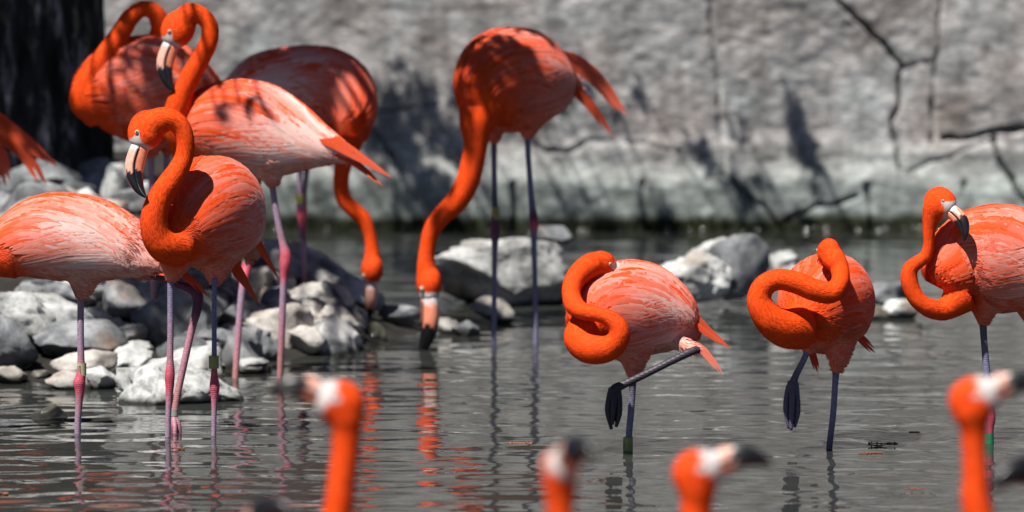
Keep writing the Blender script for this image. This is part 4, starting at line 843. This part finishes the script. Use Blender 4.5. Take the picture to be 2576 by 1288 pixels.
# nearer sleeping bird
B(label='sleeping flamingo with S-folded neck, one leg tucked up behind, standing in water', Y=14.92, pale=1.0, vox=0.0055, smooth=4,
  torso=[(1462, 840, -.06, 44, 44), (1485, 818, -.03, 82, 70), (1520, 797, .0, 114, 88), (1568, 784, .04, 128, 98), (1622, 784, .09, 120, 96), (1676, 800, .14, 94, 78), (1714, 822, .19, 60, 52), (1740, 842, .22, 28, 26)],
  neck=[(1478, 826, -.10, 50), (1462, 850, -.14, 44), (1478, 872, -.17, 41), (1510, 880, -.21, 36), (1541, 870, -.23, 31), (1558, 845, -.24, 27), (1553, 819, -.24, 24), (1532, 800, -.235, 21), (1503, 791, -.225, 19), (1472, 785, -.20, 21), (1447, 770, -.16, 25), (1437, 740, -.13, 24), (1443, 710, -.09, 26), (1464, 682, -.06, 29), (1492, 665, -.04, 31)],
  head=(1510, 664, -.03, 33), face=(0.90, 0.28, -0.30), throat=(-.1, .1, -1), beak_k=0.7,
  thigh=[[(1592, 860, .02, 64), (1594, 915, .01, 30), (1593, 948, .0, 14)], [(1645, 842, .07, 32), (1695, 856, .06, 21), (1732, 872, .03, 13), (1756, 882, 0, 8)]],
  legs=[dict(pts=[(1593, 940, 0, 10, 'g'), (1591, 980, 0, 8.8, 'g'), (1587, 1040, 0, 8.6, 'b'), (1582, 1100, 0, 8.4, 'b'), (1577, 1250, 0, 8, 'b')], bands=[(1580, 1118, 0, 38, 12.5, OLIVE, [(-.99, -.86, -.5, .4)])]),
        dict(pts=[(1758, 880, -.02, 9, 'd'), (1740, 884, -.03, 10.5, 'd'), (1690, 908, -.05, 9.5, 'd'), (1630, 938, -.06, 9.5, 'd'), (1580, 962, -.07, 10, 'd'), (1552, 975, -.07, 12, 'd'), (1542, 982, -.07, 12, 'd')], toe_c='d',
             toes=[[(1542, 978, -.07, 12), (1534, 1000, -.075, 9), (1530, 1035, -.08, 8.5), (1538, 1080, -.08, 4)], [(1546, 978, -.07, 12), (1544, 1010, -.085, 9), (1542, 1040, -.09, 7), (1541, 1068, -.09, 4)], [(1552, 978, -.07, 11), (1557, 1005, -.075, 9), (1557, 1040, -.08, 8.5), (1550, 1074, -.08, 4)]])],
  tips=[dict(line=[(1700, 770, .1), (1745, 805, .13), (1790, 845, .15), (1838, 880, .16)], w=46, n=4, spread=-.45), dict(line=[(1700, 850, .08), (1750, 870, .1), (1785, 895, .12), (1820, 946, .12)], w=32, n=4, spread=-.3, c=.35), dict(line=[(1690, 740, .1), (1730, 760, .12), (1748, 772, .12)], w=16, n=2)])
# farther sleeping bird
B(label='sleeping flamingo with neck coiled in a loop over its breast, foot dangling', Y=14.95, pale=0.34, vox=0.0055, smooth=4,
  torso=[(2018, 818, -.10, 46, 48), (2036, 800, -.05, 86, 84), (2060, 778, .02, 118, 108), (2082, 764, .10, 124, 112), (2102, 764, .18, 116, 100), (2120, 778, .26, 86, 76), (2132, 800, .33, 52, 48), (2142, 820, .38, 24, 24)],
  neck=[(2015, 826, -.12, 54), (1978, 826, -.17, 50), (1944, 810, -.20, 42), (1920, 782, -.21, 35), (1910, 750, -.21, 31), (1924, 718, -.21, 28), (1960, 703, -.21, 27), (2005, 712, -.21, 28), (2050, 730, -.21, 28), (2092, 736, -.20, 27), (2114, 708, -.18, 23), (2112, 676, -.15, 24), (2100, 655, -.13, 29)],
  head=(2086, 636, -.10, 36), face=(-0.18, 0.97, -0.28), throat=(0, 0, -1), beak_k=0.7,
  thigh=[[(2105, 840, .03, 62), (2110, 890, .02, 34), (2104, 936, .02, 13)], [(2040, 850, -.02, 40), (2032, 890, -.03, 12)]],
  legs=[dict(pts=[(2104, 925, .02, 10, 'g'), (2101, 965, .02, 8, 'b'), (2096, 1040, .02, 8, 'b'), (2086, 1130, .02, 8, 'g'), (2078, 1250, .02, 8, 'g')]),
        dict(pts=[(2034, 875, -.03, 8, 'b'), (2022, 905, -.04, 8, 'b'), (2004, 940, -.05, 8.5, 'g'), (1994, 965, -.05, 11, 'g')], toe_c='g',
             toes=[[(1992, 962, -.05, 11), (1982, 985, -.055, 8), (1978, 1030, -.06, 8), (1985, 1078, -.06, 4)], [(1995, 962, -.05, 11), (1993, 1000, -.07, 8), (1991, 1045, -.075, 7), (1990, 1082, -.075, 4)], [(1999, 962, -.05, 10), (2004, 990, -.055, 8), (2006, 1035, -.06, 8), (1999, 1075, -.06, 4)]])],
  tips=[dict(line=[(2135, 820, .2), (2160, 850, .26), (2200, 887, .3)], w=22, n=3, spread=.4), dict(line=[(2030, 860, .1), (2042, 890, .12), (2057, 938, .14)], w=20, n=3, spread=.2)])
# right bird
B(label='flamingo cut by the right edge, S-shaped neck and hooked beak against its back', Y=15.1, pale=0.45,
  torso=[(2378, 728, -.02, 50, 42), (2392, 700, -.02, 88, 68), (2424, 672, 0, 114, 86), (2474, 655, 0, 132, 98), (2535, 655, .02, 136, 102), (2600, 670, .04, 118, 92), (2660, 692, .06, 84, 66), (2710, 716, .08, 44, 38)],
  neck=[(2420, 745, -.04, 46), (2376, 778, -.07, 29), (2342, 776, -.09, 25), (2314, 760, -.1, 22), (2296, 734, -.1, 22), (2287, 702, -.1, 22), (2290, 676, -.1, 20), (2308, 660, -.1, 18), (2328, 645, -.1, 16), (2336, 618, -.1, 14.5), (2337, 585, -.1, 16), (2342, 550, -.1, 22), (2350, 522, -.1, 29)],
  head=(2360, 508, -.1, 39), face=(0.70, -0.48, -0.50), throat=(-0.5, 0.05, -0.85), black=0.44, beak_k=0.64, beak_h=1.2, bill=(0.80, 0.30, 0.19),
  thigh=[[(2478, 730, 0, 60), (2475, 785, 0, 30), (2473, 818, 0, 12)], [(2590, 740, .06, 60), (2600, 800, .06, 28), (2604, 830, .06, 12)]],
  legs=[dict(pts=[(2473, 808, 0, 10, 'g'), (2475, 850, 0, 8.6, 'g'), (2482, 930, 0, 9, 'b'), (2489, 1010, 0, 9.5, 'k'), (2492, 1050, 0, 12.5, 'p'), (2490, 1080, 0, 10, 'p'), (2487, 1130, 0, 8.5, 'g'), (2484, 1240, 0, 8, 'g')], bands=[(2488, 1103, 0, 26, 12.5, GREEN)]),
        dict(pts=[(2604, 815, .06, 10, 'g'), (2606, 930, .06, 9, 'b'), (2608, 1050, .06, 12.5, 'p'), (2608, 1240, .06, 8, 'g')])])
# blurred birds in the foreground, afloat; only heads and necks reach into the picture
def near(label, Y, head, face, throat, neck, R_, k=1.0, bx=0, by=0.0):
    S = F_PX / Y; u, v = neck[0][0] + bx, 0
    zt = at(u, 1288, Y)[2]; vb = 1288 + (zt - 0.06) * S
    rr = 0.135 * S; s_ = 1 if face[0] > 0 else -1
    tr = [(u + s_ * rr * 1.5, vb - rr * .2, by, rr * .35, rr * .35), (u + s_ * rr * 1.2, vb, by, rr * .75, rr * .65), (u + s_ * rr * .5, vb, by, rr * 1.0, rr * .85), (u - s_ * rr * .6, vb, by, rr * 1.02, rr * .86), (u - s_ * rr * 1.6, vb, by, rr * .7, rr * .6), (u - s_ * rr * 2.3, vb, by, rr * .3, rr * .3)]
    nk = [(u + s_ * rr * 1.2, vb - rr * .1, by, rr * .4), (u + s_ * rr * 1.1, vb - rr * .9, by, 42), (u + s_ * rr * .5, vb - rr * 1.4, 0, 38)] + [(a, b, 0, c) for a, b, c in neck]
    B(label=label, Y=Y, pale=0.5, torso=tr, neck=nk, head=(head[0], head[1], 0, R_), face=face, throat=throat, beak_k=k, beak_h=1.35, mask=0.28, black=0.38, detail=0.5, vox=0.008, base_u=u, group='blurred flamingos in the foreground')
near('blurred near flamingo facing left, whole head and long neck in view', 9.4, (862, 1020), (-0.86, -0.1, 0.44), (-0.48, 0, -0.85), [(846, 1300, 38), (858, 1220, 37), (868, 1140, 36), (872, 1085, 38), (870, 1055, 46)], 60, 0.62)
near('blurred near flamingo seen head-on at bottom centre, pale face and dark beak', 8.2, (1408, 1190), (0.28, -0.75, 0.6), (0.5, -0.6, -0.7), [(1414, 1320, 36), (1412, 1270, 36), (1410, 1230, 44)], 56, 0.66)
near('blurred near flamingo facing right at bottom, between the two sleeping birds', 9.2, (1748, 1194), (0.84, -0.1, 0.42), (0.46, 0, -0.85), [(1752, 1320, 38), (1756, 1275, 38), (1752, 1230, 48)], 60, 0.62)
near('blurred near flamingo at the right, tall neck crossing the green-banded leg', 9.2, (2444, 1012), (0.82, -0.1, 0.46), (0.5, 0, -0.85), [(2462, 1300, 40), (2454, 1200, 34), (2450, 1120, 33), (2450, 1075, 38), (2446, 1040, 50)], 60, 0.60)
near('blurred near flamingo at bottom left, only the tip of its pale head in view', 8.8, (618, 1376), (0.35, -0.5, 0.75), (0.6, -0.4, -0.7), [(612, 1520, 38), (615, 1440, 42)], 52, 0.75)
near('blurred near flamingo at the right edge, only dark beak and red throat showing', 8.6, (2660, 1205), (-0.6, -0.5, 0.25), (-0.3, 0, -1), [(2672, 1340, 38), (2670, 1280, 40), (2666, 1240, 48)], 54, 0.72)
for sp in BIRDS: flamingo(sp)

# ------------------------------------------------------------------ litter afloat
def litter(name, u, v, wpx, label, mat, seed, beads=14, r=0.006):
    rr = np.random.default_rng(seed); Y = water_v(v); S = F_PX / Y; c = at(u, v, Y); c[2] = 0.003; L = wpx / S; parts = []
    ln = np.array([(-L / 2, rr.normal(0, .004), 0.001), (-L / 6, rr.normal(0, .004), .002), (L / 5, rr.normal(0, .004), .001), (L / 2, 0, 0.001)]); parts.append(tube(catmull(ln, 5) + c, np.full(16, 0.0018), 6))
    for k in range(beads):
        bm = bmesh.new(); bmesh.ops.create_icosphere(bm, subdivisions=1, radius=r * rr.uniform(0.5, 1.2)); q = np.array([x.co[:] for x in bm.verts]); f_ = [tuple(x.index for x in y.verts) for y in bm.faces]; bm.free()
        x = rr.uniform(-0.5, 0.5); parts.append((q + c + np.array((x * L, rr.normal(0, .005), abs(rr.normal(0.001, .0015)))), f_))
    V, F = merge(parts); tag(mesh_obj(name, V, F, mat, None, None), label, 'debris')
litter('seed_cluster', 1308, 1118, 62, 'reddish seed cluster afloat left of the banded sleeping bird', M_DEBRIS, 1, 26, 0.004)
litter('seed_cluster', 447, 1131, 36, 'brown seed clump afloat at the front bird\'s left leg', M_DEBRIS, 2, 18, 0.004)
litter('twig', 2222, 1118, 74, 'black beaded twig afloat right of the farther sleeping bird', M_DEBRIS_D, 3, 10, 0.0035)
litter('twig', 2190, 1142, 60, 'thin rusty twig afloat below the black beaded twig', M_DEBRIS, 4, 10, 0.003)
litter('twig', 2300, 1233, 55, 'rusty twig afloat left of the right blurred neck', M_DEBRIS, 5, 14, 0.0025)
litter('seed_cluster', 8, 1245, 24, 'brown seed clump afloat at the lower left edge', M_DEBRIS, 6, 16, 0.005)
litter('twig', 2300, 1090, 26, 'tiny red bit afloat above the black beaded twig', M_DEBRIS, 7, 8, 0.003)
litter('twig', 1170, 1182, 60, 'thin pale twig afloat below the centre bird\'s reflection', M_DEBRIS, 8, 8, 0.0025)
